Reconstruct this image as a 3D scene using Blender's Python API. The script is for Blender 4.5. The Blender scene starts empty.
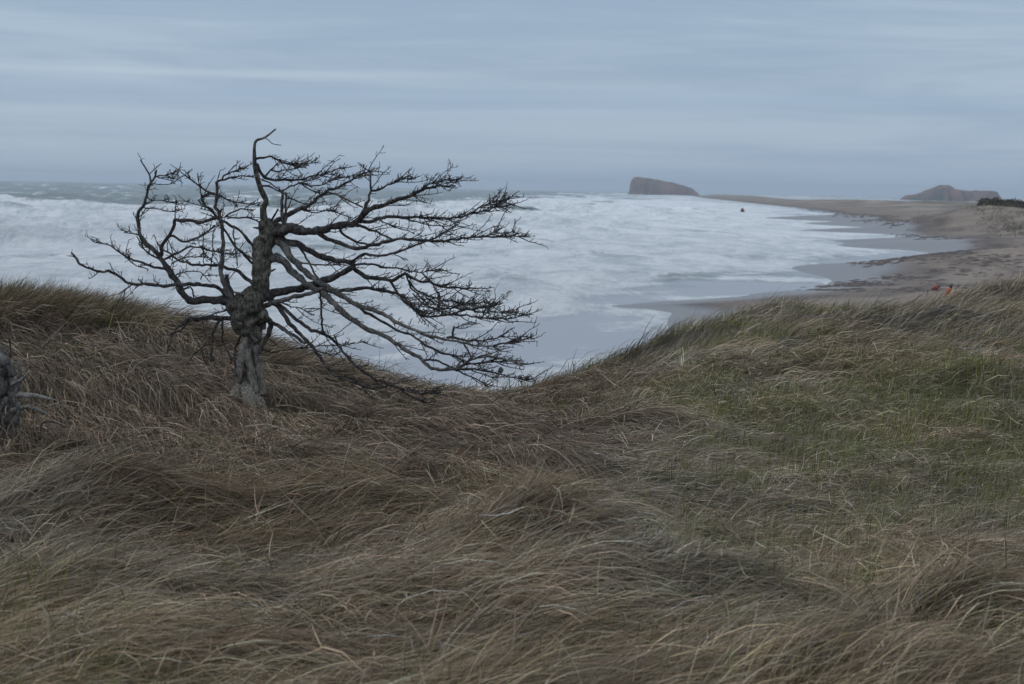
import bpy, math, random
import numpy as np
from mathutils import Vector, Matrix
rng = np.random.default_rng(7)
random.seed(7)
SC = bpy.context.scene
COL = SC.collection
F = 1900.0            # focal length in pixels of a 1024 wide frame
CAM = np.array([0.0, 0.0, 8.0])

# ------------------------------------------------------------------ camera
pitch = math.atan(153.3 / F); roll = math.radians(1.05)
fwd = Vector((0, math.cos(pitch), -math.sin(pitch)))
right0 = Vector((1, 0, 0)); up0 = right0.cross(fwd)
right = right0 * math.cos(roll) + up0 * math.sin(roll)
up = up0 * math.cos(roll) - right0 * math.sin(roll)
cd = bpy.data.cameras.new('camera'); cam = bpy.data.objects.new('camera', cd); COL.objects.link(cam)
M = Matrix((right, up, -fwd)).transposed().to_4x4(); M.translation = Vector(CAM)
cam.matrix_world = M
cd.sensor_width = 36; cd.lens = F / 1024 * 36; cd.clip_start = 0.1; cd.clip_end = 60000
cd.dof.use_dof = True; cd.dof.focus_distance = 16.0; cd.dof.aperture_fstop = 6.0
SC.camera = cam
RI, UP, FW = (np.array(v) for v in (right, up, fwd))

def P(px, py, Y):
    """the world point seen at a pixel, Y metres ahead"""
    d = FW + RI * ((px - 512) / F) - UP * ((py - 342) / F)
    return CAM + d * (Y / d[1])

def proj(X, Y, Z):
    x, y, z = X - CAM[0], Y - CAM[1], Z - CAM[2]
    w = x * FW[0] + y * FW[1] + z * FW[2]
    w = np.maximum(w, 0.1)
    return (512 + F * (x * RI[0] + y * RI[1] + z * RI[2]) / w,
            342 - F * (x * UP[0] + y * UP[1] + z * UP[2]) / w)

def seaP(px, py):
    """the point of the water level seen at a pixel"""
    d = FW + RI * ((px - 512) / F) - UP * ((py - 342) / F)
    return CAM + d * (-CAM[2] / d[2])

# ------------------------------------------------------------------ noise
def _hash(ix, iy, s):
    h = (ix.astype(np.int64) * 374761393 + iy.astype(np.int64) * 668265263 + s * 974634777) & 0x7fffffff
    h = ((h ^ (h >> 13)) * 1274126177) & 0x7fffffff
    return ((h ^ (h >> 16)) & 0xffff) / 65535.0
def vnoise(x, y, s=0):
    ix = np.floor(x); iy = np.floor(y); fx = x - ix; fy = y - iy
    fx = fx * fx * (3 - 2 * fx); fy = fy * fy * (3 - 2 * fy)
    a = _hash(ix, iy, s); b = _hash(ix + 1, iy, s); c = _hash(ix, iy + 1, s); d = _hash(ix + 1, iy + 1, s)
    return (a * (1 - fx) + b * fx) * (1 - fy) + (c * (1 - fx) + d * fx) * fy
def fbm(x, y, s=0, o=4):
    t = 0; a = 0.5; n = 0
    for i in range(o):
        t = t + a * vnoise(x * 2 ** i + 17.3 * i, y * 2 ** i - 9.1 * i, s + i); n += a; a *= 0.5
    return t / n
def ss(a, b, x):
    t = np.clip((x - a) / (b - a), 0, 1); return t * t * (3 - 2 * t)

# ------------------------------------------------------------------ ground height
ctrl = []
def cp(px, py, Y): p = P(px, py, Y); ctrl.append(tuple(p))
def cz(px, Y, z): p = P(px, 300, Y); ctrl.append((p[0], Y, z))
for px in (-250, 0, 256, 512, 768, 1024, 1250):
    cz(px, 4.0, 6.3); cz(px, 6.3, 6.3)
for px, py, Y in [(0,590,8.2),(256,590,8.2),(512,600,8.0),(768,610,7.9),(1024,610,7.9),
                  (0,505,10.6),(256,505,10.6),(512,505,10.8),(700,540,10.3),(850,545,10.4),(1000,545,10.4),
                  (-200,430,13.0),(0,440,13.2),(120,440,13.4),(256,455,13.2),(400,450,13.6),(512,455,13.6),(620,470,13.3),
                  (60,376,16.0),(240,411,16.0),(380,432,16.3),(512,438,16.6),
                  (-250,302,19.5),(-60,308,19.5),(30,310,19.3),(110,322,19.2),(180,340,19.2),(240,360,19.4),(300,375,19.7),(350,386,20.2),(400,396,20.8),(450,405,21.5),(500,411,22.3),
                  (530,406,24.5),(560,392,27.5),(600,379,30),(640,365,32),(700,340,35),(770,321,38),(830,321,42),(900,318,48),(950,311,50),(1024,291,52),(1120,272,54),(1260,262,56),
                  (620,425,18.5),(700,450,15.6),(850,452,15.8),(1000,455,15.8),(700,400,20.5),(850,385,22.5),(1000,375,23.5),(1150,370,24),
                  (850,345,30.5),(1000,335,32),(1150,330,33),(740,345,28),(640,385,24)]:
    cp(px, py, Y)
for px in (-250, 0, 150, 300, 420): cz(px, 31, 4.2); cz(px, 42, 1.6); cz(px, 60, -2)
cz(500, 33, 4.1); cz(500, 46, 1.2); cz(500, 64, -2)
cz(570, 38, 3.9); cz(570, 52, 1.2); cz(570, 70, -2)
cz(640, 42, 3.9); cz(640, 60, 1.0); cz(640, 80, -2)
cz(740, 50, 3.9); cz(740, 72, 1.0); cz(740, 95, -2)
cz(850, 60, 3.7); cz(850, 85, 1.2); cz(850, 115, -2)
cz(950, 70, 3.9); cz(950, 100, 1.6); cz(950, 150, -2)
cz(1050, 75, 4.6); cz(1050, 120, 2.2); cz(1050, 190, -1)
cz(1250, 80, 5.2); cz(1250, 140, 3.2); cz(1250, 260, -1)
for px in (-250, 200, 600, 1000, 1250): cz(px, 700, -4)
ctrl = np.array(ctrl)
def ab(X, Y):
    Yc = np.maximum(Y, 4.0); return np.stack([X / Yc * 4.5, np.log(Yc) * 1.6], -1)
def U(r2): return 0.5 * r2 * np.log(r2 + 1e-9)
_q = ab(ctrl[:, 0], ctrl[:, 1]); _n = len(_q)
_K = U(((_q[:, None] - _q[None]) ** 2).sum(-1)) + np.eye(_n) * 0.004
_Pm = np.concatenate([np.ones((_n, 1)), _q], 1)
_A = np.block([[_K, _Pm], [_Pm.T, np.zeros((3, 3))]])
_w = np.linalg.solve(_A, np.concatenate([ctrl[:, 2], np.zeros(3)]))
def tps(X, Y):
    q = ab(X, Y); out = np.empty(len(q))
    for i in range(0, len(q), 20000):
        s = q[i:i + 20000]
        out[i:i + 20000] = U(((s[:, None] - _q[None]) ** 2).sum(-1)) @ _w[:_n] + _w[_n] + s @ _w[_n + 1:]
    return out

# hummocks of combed grass: pixel of the top, distance, half widths, height
hum = []
for px, py, Y, wx, wy, h in [(130,530,9.3,.62,.5,.18),(40,530,9.3,.5,.4,.10),(330,500,9.7,.6,.45,.12),(520,572,8.3,.42,.42,.22),(430,600,7.9,.5,.35,.06),
                             (620,560,8.6,.5,.4,.10),(690,610,7.9,.55,.35,.15),(560,615,7.6,.4,.3,.08),(760,500,11.3,.8,.4,.08),(700,555,9.8,.35,.25,.09),(920,600,8.2,.5,.4,.08),
                             (850,480,13.0,.9,.5,.07),(600,470,12.4,.9,.5,.04),(470,450,13.8,.9,.6,.05),(960,640,7.2,.5,.3,.1),
                             (250,600,7.6,.5,.3,.07),(80,600,7.8,.5,.3,.07),(640,440,16.5,1.0,.8,.07),(765,309,37,1.0,1.2,.35),(680,335,33,1.8,1.2,.25),(560,392,26,1.2,1.,.15),
                             (900,330,35,2,1.4,.25),(1000,300,44,2.5,2,.35),(820,345,30,1.5,1.2,.2),(880,380,23,1.3,1,.2),(980,400,21,1.2,.9,.2),(720,380,23,1.2,.9,.12)]:
    p = P(px, py, Y); hum.append((p[0], p[1], wx * .9, wy * .9, h * (1.5 if Y < 14 else 1.2)))

# ------------------------------------------------------------------ coast line (world metres, from where it is seen)
cpx = [(-900,480),(-300,462),(0,450),(300,420),(450,393),(500,385),(538,374),(562,361),(585,351),(610,343),(645,332),(668,321),(676,313),(655,309),(618,306.5),(655,303.5),(700,300),(740,297),
       (780,293),(812,290),(838,286),(846,280),(862,275),(880,268),(905,262),(922,258),(936,253.5),(942,249.5),(925,242.5),(903,236.5),(886,229.5),(868,223),(848,217.5),(833,213.5),
       (812,210.5),(790,207.5),(762,204.5),(735,201.5),(712,199),(696,197)]
coast = [tuple(seaP(*c)[:2]) for c in cpx]
def at(px, Y): p = P(px, 200, Y); return (p[0], Y)
poly = coast + [at(690, 4300), at(740, 4300), at(800, 2600), at(850, 1700), at(1000, 1300), at(1600, 1200), (4000, 0), (4000, -600), (-3000, -600), (-3000, coast[0][1] * 0.5)]
poly = np.array(poly)
def sdist(X, Y, poly=poly):
    """signed distance to the water's edge, positive on land"""
    n = len(poly); best = np.full(len(X), 1e18); inside = np.zeros(len(X), bool)
    for i in range(n):
        ax, ay = poly[i]; bx, by = poly[(i + 1) % n]
        dx, dy = bx - ax, by - ay
        t = np.clip(((X - ax) * dx + (Y - ay) * dy) / (dx * dx + dy * dy), 0, 1)
        best = np.minimum(best, (X - ax - t * dx) ** 2 + (Y - ay - t * dy) ** 2)
        if ay != by:
            c = ((ay > Y) != (by > Y)) & (X < (bx - ax) * (Y - ay) / (by - ay) + ax)
            inside ^= c
    return np.sqrt(best) * np.where(inside, 1, -1)

fpx = [(-900,452),(-300,430),(0,400),(300,365),(430,332),(500,316),(545,305),(590,296),(640,291),(690,287),(735,279),(765,270),(800,263),(850,253),(875,247),(880,240),(860,230),(828,220.5),(790,212),(750,206.5),(705,201),(692,198)]
foam_line = np.array([tuple(seaP(*c)[:2]) for c in fpx] + [at(690, 4300), (4000, 4300), (4000, -600), (-3000, -600), (-3000, 20)])
fard = []
for px, py, Y, wx, wy, h in [(990,206,430,17,22,2.6),(945,209,440,14,20,1.3),(1030,206,420,20,25,2.6),(880,212,520,25,30,1.0),(840,207,620,30,40,1.6),(935,220,330,22,14,.9),(1000,222,300,25,16,1.3),(860,219,420,20,14,.9),
                             (1010,240,210,16,12,1.0),(985,268,125,8,10,.7),(1080,240,200,20,15,1.5)]:
    p = P(px, py, Y); fard.append((p[0], p[1], wx, wy, h))
def shore(X, Y):
    d = sdist(X, Y)
    s = np.clip(Y / 150.0, 0.3, 6)
    d2 = d + (fbm(X / 6, Y / 9, 5, 4) - .5) * (1.0 + 1.5 * ss(120, 160, Y) + 2.5 * ss(170, 350, Y) + 3 * ss(350, 600, Y)) * ss(60, 90, Y) + .8 * ss(115, 140, Y) * ss(260, 180, Y) - 2.2 * ss(118, 100, Y)
    return d2
def ground(X, Y, d=None):
    X = np.asarray(X, float); Y = np.asarray(Y, float)
    zd = tps(X, Y)
    near = np.exp(-np.maximum(Y - 20, 0) / 40)
    zd = zd + (fbm(X * 1.1, Y * 1.1, 11, 3) - .5) * 0.22 * ss(60, 30, Y) * ss(3, 9, Y) + (fbm(X * .6 + 3, Y * .6, 12, 3) - .55) * .5 * ss(22, 32, Y) * ss(70, 50, Y)
    for hx, hy, wx, wy, h in hum:
        zd = zd + h * np.exp(-((X - hx) / wx) ** 2 - ((Y - hy) / wy) ** 2)
    if d is None: d = shore(X, Y)
    zb = np.where(d < 0, np.maximum(d * .03, -3), 0)
    dp = np.maximum(d, 0)
    zb = zb + np.minimum(dp, 20) * .04 + ss(20, 70, dp) * 1.6 + ss(60, 110, dp) * (fbm(X / 30, Y / 30, 3, 3) - .3) * 2.2
    zb = zb + ss(25, 90, dp) * ss(700, 1500, Y) * 2.8
    zb = zb + (fbm(X / 5, Y / 5, 8, 3) - .5) * .25 * ss(6, 18, dp)
    for hx, hy, wx, wy, h in fard:
        zb = zb + h * np.exp(-((X - hx) / wx) ** 2 - ((Y - hy) / wy) ** 2)
    k = 0.35
    return np.maximum(zd, zb) + k * np.exp(-np.abs(zd - zb) / k) * .35

# ------------------------------------------------------------------ mesh helpers
def tag(o, label=None, cat=None, group=None, kind=None):
    if label: o['label'] = label
    if cat: o['category'] = cat
    if group: o['group'] = group
    if kind: o['kind'] = kind
    return o
def mesh_np(name, verts, quads=None, tris=None, mat=None, parent=None, color=None, smooth=True, attrs=None):
    me = bpy.data.meshes.new(name)
    nv = len(verts); faces = []; tot = []
    me.vertices.add(nv); me.vertices.foreach_set('co', np.ascontiguousarray(verts, np.float32).ravel())
    lv = []
    if quads is not None and len(quads): lv.append(np.asarray(quads, np.int32).ravel()); tot.append(np.full(len(quads), 4, np.int32))
    if tris is not None and len(tris): lv.append(np.asarray(tris, np.int32).ravel()); tot.append(np.full(len(tris), 3, np.int32))
    lv = np.concatenate(lv); tot = np.concatenate(tot)
    me.loops.add(len(lv)); me.loops.foreach_set('vertex_index', lv)
    me.polygons.add(len(tot))
    st = np.concatenate([[0], np.cumsum(tot)[:-1]]).astype(np.int32)
    me.polygons.foreach_set('loop_start', st)
    me.polygons.foreach_set('use_smooth', np.full(len(tot), smooth))
    me.update(calc_edges=True)
    if color is not None:
        a = me.color_attributes.new('Col', 'FLOAT_COLOR', 'POINT')
        c = np.ones((nv, 4), np.float32); c[:, :3] = color; a.data.foreach_set('color', c.ravel())
    for k, v in (attrs or {}).items():
        a = me.attributes.new(k, 'FLOAT', 'POINT'); a.data.foreach_set('value', np.ascontiguousarray(v, np.float32))
    if mat: me.materials.append(mat)
    o = bpy.data.objects.new(name, me); COL.objects.link(o)
    if parent: o.parent = parent
    return o
def grid_quads(nr, nc):
    i = np.arange(nr - 1)[:, None] * nc + np.arange(nc - 1)[None]
    return np.stack([i, i + 1, i + nc + 1, i + nc], -1).reshape(-1, 4)

# ------------------------------------------------------------------ materials
class NT:
    def __init__(s, name):
        s.m = bpy.data.materials.new(name); s.m.use_nodes = True; s.t = s.m.node_tree; s.t.nodes.clear()
        s.out = s.n('ShaderNodeOutputMaterial')
    def n(s, ty, **kw):
        nd = s.t.nodes.new(ty)
        for k, v in kw.items():
            if k.startswith('i_'): nd.inputs[k[2:].replace('_', ' ')].default_value = v
            else: setattr(nd, k, v)
        return nd
    def l(s, a, b): s.t.links.new(a, b)
    def noise(s, vec, scale, detail=4, rough=.5, dist=0.0):
        nd = s.n('ShaderNodeTexNoise'); nd.inputs['Scale'].default_value = scale; nd.inputs['Detail'].default_value = detail
        nd.inputs['Roughness'].default_value = rough; nd.inputs['Distortion'].default_value = dist
        if vec is not None: s.l(vec, nd.inputs['Vector'])
        return nd.outputs['Fac']
    def mapr(s, v, a, b, c=0.0, d=1.0, smooth=True):
        nd = s.n('ShaderNodeMapRange'); nd.interpolation_type = 'SMOOTHSTEP' if smooth else 'LINEAR'
        s.l(v, nd.inputs['Value'])
        for k, x in zip(('From Min', 'From Max', 'To Min', 'To Max'), (a, b, c, d)): nd.inputs[k].default_value = x
        return nd.outputs['Result']
    def math(s, op, a, b=None):
        nd = s.n('ShaderNodeMath', operation=op)
        for i, v in enumerate((a, b)):
            if v is None: continue
            if isinstance(v, (int, float)): nd.inputs[i].default_value = v
            else: s.l(v, nd.inputs[i])
        return nd.outputs[0]
    def mix(s, f, a, b, mode='MIX'):
        nd = s.n('ShaderNodeMix', data_type='RGBA', blend_type=mode)
        if isinstance(f, (int, float)): nd.inputs[0].default_value = f
        else: s.l(f, nd.inputs[0])
        for i, v in ((6, a), (7, b)):
            if isinstance(v, tuple): nd.inputs[i].default_value = (*v, 1)
            else: s.l(v, nd.inputs[i])
        return nd.outputs[2]
    def bsdf(s, col, rough=.9, spec=.2, normal=None):
        b = s.n('ShaderNodeBsdfPrincipled')
        if isinstance(col, tuple): b.inputs['Base Color'].default_value = (*col, 1)
        else: s.l(col, b.inputs['Base Color'])
        if isinstance(rough, (int, float)): b.inputs['Roughness'].default_value = rough
        else: s.l(rough, b.inputs['Roughness'])
        b.inputs['Specular IOR Level'].default_value = spec
        if normal is not None: s.l(normal, b.inputs['Normal'])
        s.l(b.outputs[0], s.out.inputs['Surface']); return b
    def bump(s, h, st, dist):
        nd = s.n('ShaderNodeBump'); nd.inputs['Strength'].default_value = st; nd.inputs['Distance'].default_value = dist
        s.l(h, nd.inputs['Height']); return nd.outputs[0]
    def attr(s, name): return s.n('ShaderNodeAttribute', attribute_name=name)
    def pos(s): return s.n('ShaderNodeNewGeometry').outputs['Position']
    def scaled(s, vec, x, y, z):
        nd = s.n('ShaderNodeVectorMath', operation='MULTIPLY'); s.l(vec, nd.inputs[0]); nd.inputs[1].default_value = (x, y, z); return nd.outputs[0]

def mat_grass():
    t = NT('dry_grass'); c = t.attr('Col').outputs['Color']
    d = t.n('ShaderNodeBsdfDiffuse'); t.l(c, d.inputs['Color'])
    tr = t.n('ShaderNodeBsdfTranslucent'); t.l(c, tr.inputs['Color'])
    m = t.n('ShaderNodeMixShader'); m.inputs[0].default_value = .22
    t.l(d.outputs[0], m.inputs[1]); t.l(tr.outputs[0], m.inputs[2])
    g = t.n('ShaderNodeBsdfGlossy'); g.inputs['Roughness'].default_value = .5; g.inputs['Color'].default_value = (.5, .5, .5, 1)
    m2 = t.n('ShaderNodeMixShader'); m2.inputs[0].default_value = .03
    t.l(m.outputs[0], m2.inputs[1]); t.l(g.outputs[0], m2.inputs[2]); t.l(m2.outputs[0], t.out.inputs['Surface']); return t.m
def mat_ground():
    t = NT('sand_and_litter'); c = t.attr('Col').outputs['Color']; p = t.pos()
    n = t.noise(p, 1.3, 8, .65); f = t.mapr(n, .25, .75, .62, 1.35, False)
    n2 = t.noise(t.scaled(p, .08, .3, .3), 1, 6, .6); f2 = t.mapr(n2, .3, .7, .8, 1.2, False)
    mul = t.n('ShaderNodeVectorMath', operation='SCALE'); t.l(c, mul.inputs[0]); t.l(t.math('MULTIPLY', f, f2), mul.inputs['Scale'])
    wet = t.attr('wet').outputs['Fac']
    t.bsdf(mul.outputs[0], t.mapr(wet, 0, 1, .92, .28), .35, t.bump(t.noise(p, 9, 6, .6), .5, .03)); return t.m
def mat_bark(name, dark, light, pale, seed, bare=None):
    t = NT(name); p = t.pos()
    off = t.n('ShaderNodeVectorMath', operation='ADD'); t.l(p, off.inputs[0]); off.inputs[1].default_value = (seed, seed * 2, 0); p = off.outputs[0]
    a = t.noise(t.scaled(p, 1, 1, .35), 60, 6, .65, .5); b = t.noise(p, 9, 5, .6)
    col = t.mix(t.mapr(a, .38, .62), dark, light)
    col = t.mix(t.mapr(b, .52, .66), col, pale)
    if bare:   # bark has fallen off below this height
        sp_ = t.n('ShaderNodeSeparateXYZ'); t.l(t.pos(), sp_.inputs[0]); hgt = t.math('ADD', sp_.outputs['Z'], t.math('MULTIPLY', t.math('SUBTRACT', b, .5), .5))
        col = t.mix(t.mapr(hgt, bare[0] + .05, bare[0] - .05), col, t.mix(t.mapr(a, .36, .64), (.13, .115, .10), bare[1]))
    t.bsdf(col, .9, .2, t.bump(a, 1.0, .03)); return t.m
def mat_rock():
    t = NT('headland_rock'); p = t.pos()
    a = t.noise(t.scaled(p, 1, 1, .3), .05, 9, .75); b = t.noise(p, .012, 4, .6)
    col = t.mix(t.mapr(a, .35, .65), (.055, .030, .024), (.26, .135, .095)); col = t.mix(t.mapr(b, .5, .62), col, (.06, .065, .04))
    t.bsdf(col, .95, .1, t.bump(a, 1, 4)); return t.m
def mat_sea():
    t = NT('surf_water'); p = t.pos(); fa = t.attr('foam').outputs['Fac']; wash = t.attr('wash').outputs['Fac']
    big = t.noise(t.scaled(p, .016, .022, .05), 1, 6, .62, .6)
    fine = t.noise(t.scaled(p, .13, .034, .3), 1, 9, .72, .9)
    lace = t.noise(t.scaled(p, .7, .16, 1), 1, 8, .74, 1.2)
    v = t.math('ADD', t.math('MULTIPLY', big, .55), t.math('ADD', t.math('MULTIPLY', fine, .75), t.math('MULTIPLY', lace, .30)))
    v = t.math('ADD', v, fa)
    m = t.mapr(v, 1.15, 1.50)
    # water body
    wcol = t.mix(t.mapr(fine, .35, .65), (.045, .075, .078), (.10, .145, .140))
    wcol = t.mix(t.mapr(wash, 0.1, 1), wcol, (.26, .265, .29))
    bn = t.noise(t.scaled(p, .35, .25, .8), 1, 8, .66)
    nrm = t.bump(t.math('MULTIPLY', bn, t.mapr(wash, 0, 1, 1, .12)), .55, .9)
    wb = t.n('ShaderNodeBsdfPrincipled'); t.l(wcol, wb.inputs['Base Color']); wb.inputs['Specular IOR Level'].default_value = .45
    t.l(t.mapr(wash, 0, 1, .38, .30), wb.inputs['Roughness']); t.l(nrm, wb.inputs['Normal'])
    fcol = t.mix(t.mapr(t.math('ADD', t.math('MULTIPLY', fine, .6), t.math('MULTIPLY', lace, .4)), .38, .60), (.58, .63, .66), (.92, .94, .96))
    fb = t.n('ShaderNodeBsdfPrincipled'); t.l(fcol, fb.inputs['Base Color']); fb.inputs['Roughness'].default_value = .8; fb.inputs['Specular IOR Level'].default_value = .2
    t.l(t.bump(t.noise(t.scaled(p, .5, .18, 1), 1, 9, .7), 1.0, 2.0), fb.inputs['Normal'])
    ms = t.n('ShaderNodeMixShader'); t.l(m, ms.inputs[0]); t.l(wb.outputs[0], ms.inputs[1]); t.l(fb.outputs[0], ms.inputs[2])
    t.l(ms.outputs[0], t.out.inputs['Surface']); return t.m
def mat_plain(name, col, rough=.6, var=.25, scale=20):
    t = NT(name); a = t.noise(t.pos(), scale, 5, .6)
    t.bsdf(t.mix(t.mapr(a, .3, .7), tuple(c * (1 - var) for c in col), tuple(min(1, c * (1 + var)) for c in col)), rough, .3, t.bump(a, .3, .01)); return t.m
MG = mat_grass(); MGR = mat_ground(); MR = mat_rock(); MS = mat_sea()
MB = mat_bark('dark_bark', (.030, .026, .025), (.105, .093, .088), (.17, .16, .145), 0)
MP = mat_bark('weathered_bark', (.065, .058, .054), (.20, .185, .17), (.27, .25, .23), 3)
MW = mat_bark('bare_grey_wood', (.16, .145, .13), (.36, .33, .29), (.45, .42, .37), 5)
MT = mat_bark('trunk_bark', (.042, .037, .031), (.19, .17, .14), (.27, .25, .205), 8, (float(P(247, 346, 16.0)[2]), (.38, .34, .29)))

# ------------------------------------------------------------------ ground sheet
nr, nc = 760, 640
Yr = np.concatenate([np.linspace(-12, 4, 24)[:-1], 4 * (4900 / 4) ** np.linspace(0, 1, nr - 23)])
u = np.linspace(-1, 1, nc); u = .40 * u + .45 * u ** 5
Yg, Ug = np.meshgrid(Yr, u, indexing='ij'); Xg = (np.maximum(Yg, 0) + 14) * Ug * np.where(Yg > 30, 1, 1)
X = Xg.ravel(); Y = Yg.ravel(); D = shore(X, Y); Z = ground(X, Y, D)
zt = tps(X, Y)
duny = ss(-.3, .6, zt - .9)      # grassy dune, near
col = np.empty((len(X), 3))
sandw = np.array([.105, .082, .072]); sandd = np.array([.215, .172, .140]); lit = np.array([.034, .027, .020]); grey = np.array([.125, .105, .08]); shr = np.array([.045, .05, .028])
w = ss(3, 15, D + (fbm(X / 12, Y / 20, 31) - .5) * 12)[:, None]
col = sandw * (1 - w) + sandd * w
back = (ss(28, 60, D + (fbm(X / 25, Y / 25, 33) - .5) * 50) * .9)[:, None]
patch = ss(.42, .58, fbm(X / 14, Y / 22, 35, 5))[:, None]
col = col * (1 - back) + back * (grey * .9 * patch + sandd * 1.3 * (1 - patch))
green = (ss(.36, .55, fbm(X / 40, Y / 60, 37, 4)) * ss(60, 120, D) * ss(330, 420, Y))[:, None]
col = col * (1 - green * .85) + green * .85 * np.array([.075, .07, .04])
col = col * (1 + back * ((fbm(X / 7, Y / 16, 39, 4) - .5) * 1.3)[:, None])
for k_, (d0, wd) in enumerate([(7, 1.6), (13, 2.5), (22, 3.5), (34, 3)]):
    m = np.exp(-((D + (fbm(X / 16, Y / 16, 41 + k_) - .5) * 16 - d0) / wd) ** 2) * ss(.42, .6, fbm(X / 5, Y / 5, 51 + k_, 4)) * ss(80, 110, Y)
    col = col * (1 - .6 * m[:, None]) + .6 * m[:, None] * np.array([.035, .027, .024])
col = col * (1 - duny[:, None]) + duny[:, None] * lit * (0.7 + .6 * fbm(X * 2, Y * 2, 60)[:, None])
wet = ss(9, 1, D) * (1 - duny)
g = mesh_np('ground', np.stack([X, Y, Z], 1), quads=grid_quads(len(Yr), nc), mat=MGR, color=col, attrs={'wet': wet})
tag(g, 'dune and beach ground of dark litter and brown sand', kind='structure')

# ------------------------------------------------------------------ sea
k = np.concatenate([np.linspace(1.45, 3, 30)[:-1], np.linspace(3, 190, 620), np.linspace(191, 330, 60)])
Ys = (8 * F / k)[::-1]; Ys = np.concatenate([Ys])
us = np.concatenate([np.linspace(-.62, -.33, 60)[:-1], np.linspace(-.33, .33, 620), np.linspace(.33, .62, 60)[1:]])
Yg, Ug = np.meshgrid(Ys, us, indexing='ij'); X = (Yg * Ug).ravel(); Y = Yg.ravel()
D = shore(X, Y); off = -D
amp = ss(28, 120, off)
# swell rows roll in roughly towards the beach, bent and broken by noise
ph = (Y * .93 + X * .18) + (fbm(X / 120, Y / 90, 70, 3) - .5) * 120
lam = 46.0
s = (ph / lam) % 1.0
crestlen = ss(.40, .62, fbm(X / 85, Y / 40, 73, 3))
prof = np.exp(-((s - .5) / .13) ** 2)
lam2 = 19.0; s2 = ((ph * .96 + X * .1 + (fbm(X / 30, Y / 30, 75, 3) - .5) * 34) / lam2) % 1.0
prof2 = np.exp(-((s2 - .5) / .2) ** 2) * ss(.35, .6, fbm(X / 30, Y / 18, 76, 3))
grow = 1 + .5 * ss(250, 500, Y) - 1.0 * ss(600, 1500, Y)
Z = amp * grow * (2.1 * prof * crestlen + .7 * prof2) + amp * 1.5 * (fbm(X / 7, Y / 13, 78, 4) - .5)
Z = Z - .25 * amp
PX, PY = proj(X, Y, np.zeros_like(X))
hor = 190 + .0183 * (PX - 512)
dy = PY - hor
# foam cover: white surf inside the break, open grey water beyond it on the left
inner = ss(17, 31, dy + (fbm(X / 160, Y / 120, 80, 3) - .5) * 14 + ss(330, 620, PX) * 22)
foam = .20 + .60 * inner
foam += .34 * (np.exp(-((s - .44) / .14) ** 2) * crestlen) * amp - .75 * np.exp(-((s - .61) / .10) ** 2) * crestlen * amp
foam += .14 * (prof2 - .4) * amp + (fbm(X / 22, Y / 30, 91, 3) - .5) * .55
caps = ss(.63, .71, fbm(X / 20, Y / 55, 93, 4)) * (1 - inner)
foam += .42 * caps
foam += .06 * ss(60, 140, dy)
DW = -sdist(X, Y, foam_line)
washz = ss(5, -5, DW / (1 + Y / 400) + (fbm(X / 14, Y / 22, 83, 4) - .5) * 24)
foam = foam * (1 - washz) + washz * (.16 + .25 * ss(200, 330, Y))
shallow = ss(7, 1, off) * ss(.35, .6, fbm(X / 4, Y / 6, 96, 4)) * ss(160, 120, Y)
edge = np.exp(-((off - .6 - (fbm(X / 3, Y / 4, 89, 3) - .5) * 3) / .7) ** 2) * ss(.40, .58, fbm(X / 5, Y / 8, 84, 4))
edge2 = np.exp(-((off - 9 + (fbm(X / 14, Y / 14, 87) - .5) * 14) / 1.0) ** 2) * ss(.45, .6, fbm(X / 10, Y / 10, 85, 3))
foam = foam + .5 * shallow + .85 * edge + .38 * edge2 * washz + washz * .16 * (fbm(X / 9, Y / 7, 92, 4) - .3)
wv = mesh_np('sea', np.stack([X, Y, Z + .0], 1), quads=grid_quads(len(Ys), len(us)), mat=MS, attrs={'foam': foam, 'wash': washz})
tag(wv, 'rough grey sea with white surf and wet wash', kind='structure')

# ------------------------------------------------------------------ headlands
def headland(name, prof, Yd, depth, label, seed):
    prof = np.array(prof, float); xs = np.linspace(prof[0, 0], prof[-1, 0], 110); ys = np.interp(xs, prof[:, 0], prof[:, 1])
    rows = 26; vs = []
    for j in range(rows):
        t = j / (rows - 1); sh = min(1, min(t, 1 - t) * 7) ** .6
        yy = Yd + (t - .5) * depth
        for x_, y_ in zip(xs, ys):
            top = P(x_, y_, Yd)
            n1 = float(fbm(np.array([top[0] / 14.]), np.array([yy / 14.]), seed, 4)[0]) - .5
            z = max(top[2], -3) * sh + sh * 5 * (float(fbm(np.array([top[0] / 6.]), np.array([t * 2]), seed + 9, 3)[0]) - .5)
            vs.append((top[0] + n1 * 10, yy + (vnoise(np.array([top[0] / 9.]), np.array([t * 3]), seed + 3)[0] - .5) * 22, z if 0 < j < rows - 1 else -4))
    o = mesh_np(name, np.array(vs), quads=grid_quads(rows, len(xs)), mat=MR)
    tag(o, label, kind='structure'); return o
headland('headland', [(628,198),(631,192),(633,181),(636,177.3),(648,178.6),(662,181),(674,183.4),(684,186),(690,188),(694,192),(697,198)], 4500, 160, 'flat topped rocky headland with a sheer left cliff', 90)
headland('rocky_island', [(902,201),(912,195.5),(922,193.5),(930,190.5),(936,189.2),(941,186),(944.5,184.6),(949,187.6),(954,190.3),(966,191.3),(976,191.2),(986,190.8),(991,191.6),(994,196),(998,201)], 3600, 120, 'low rocky island with a small peak, half lost in spray', 95)

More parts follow.
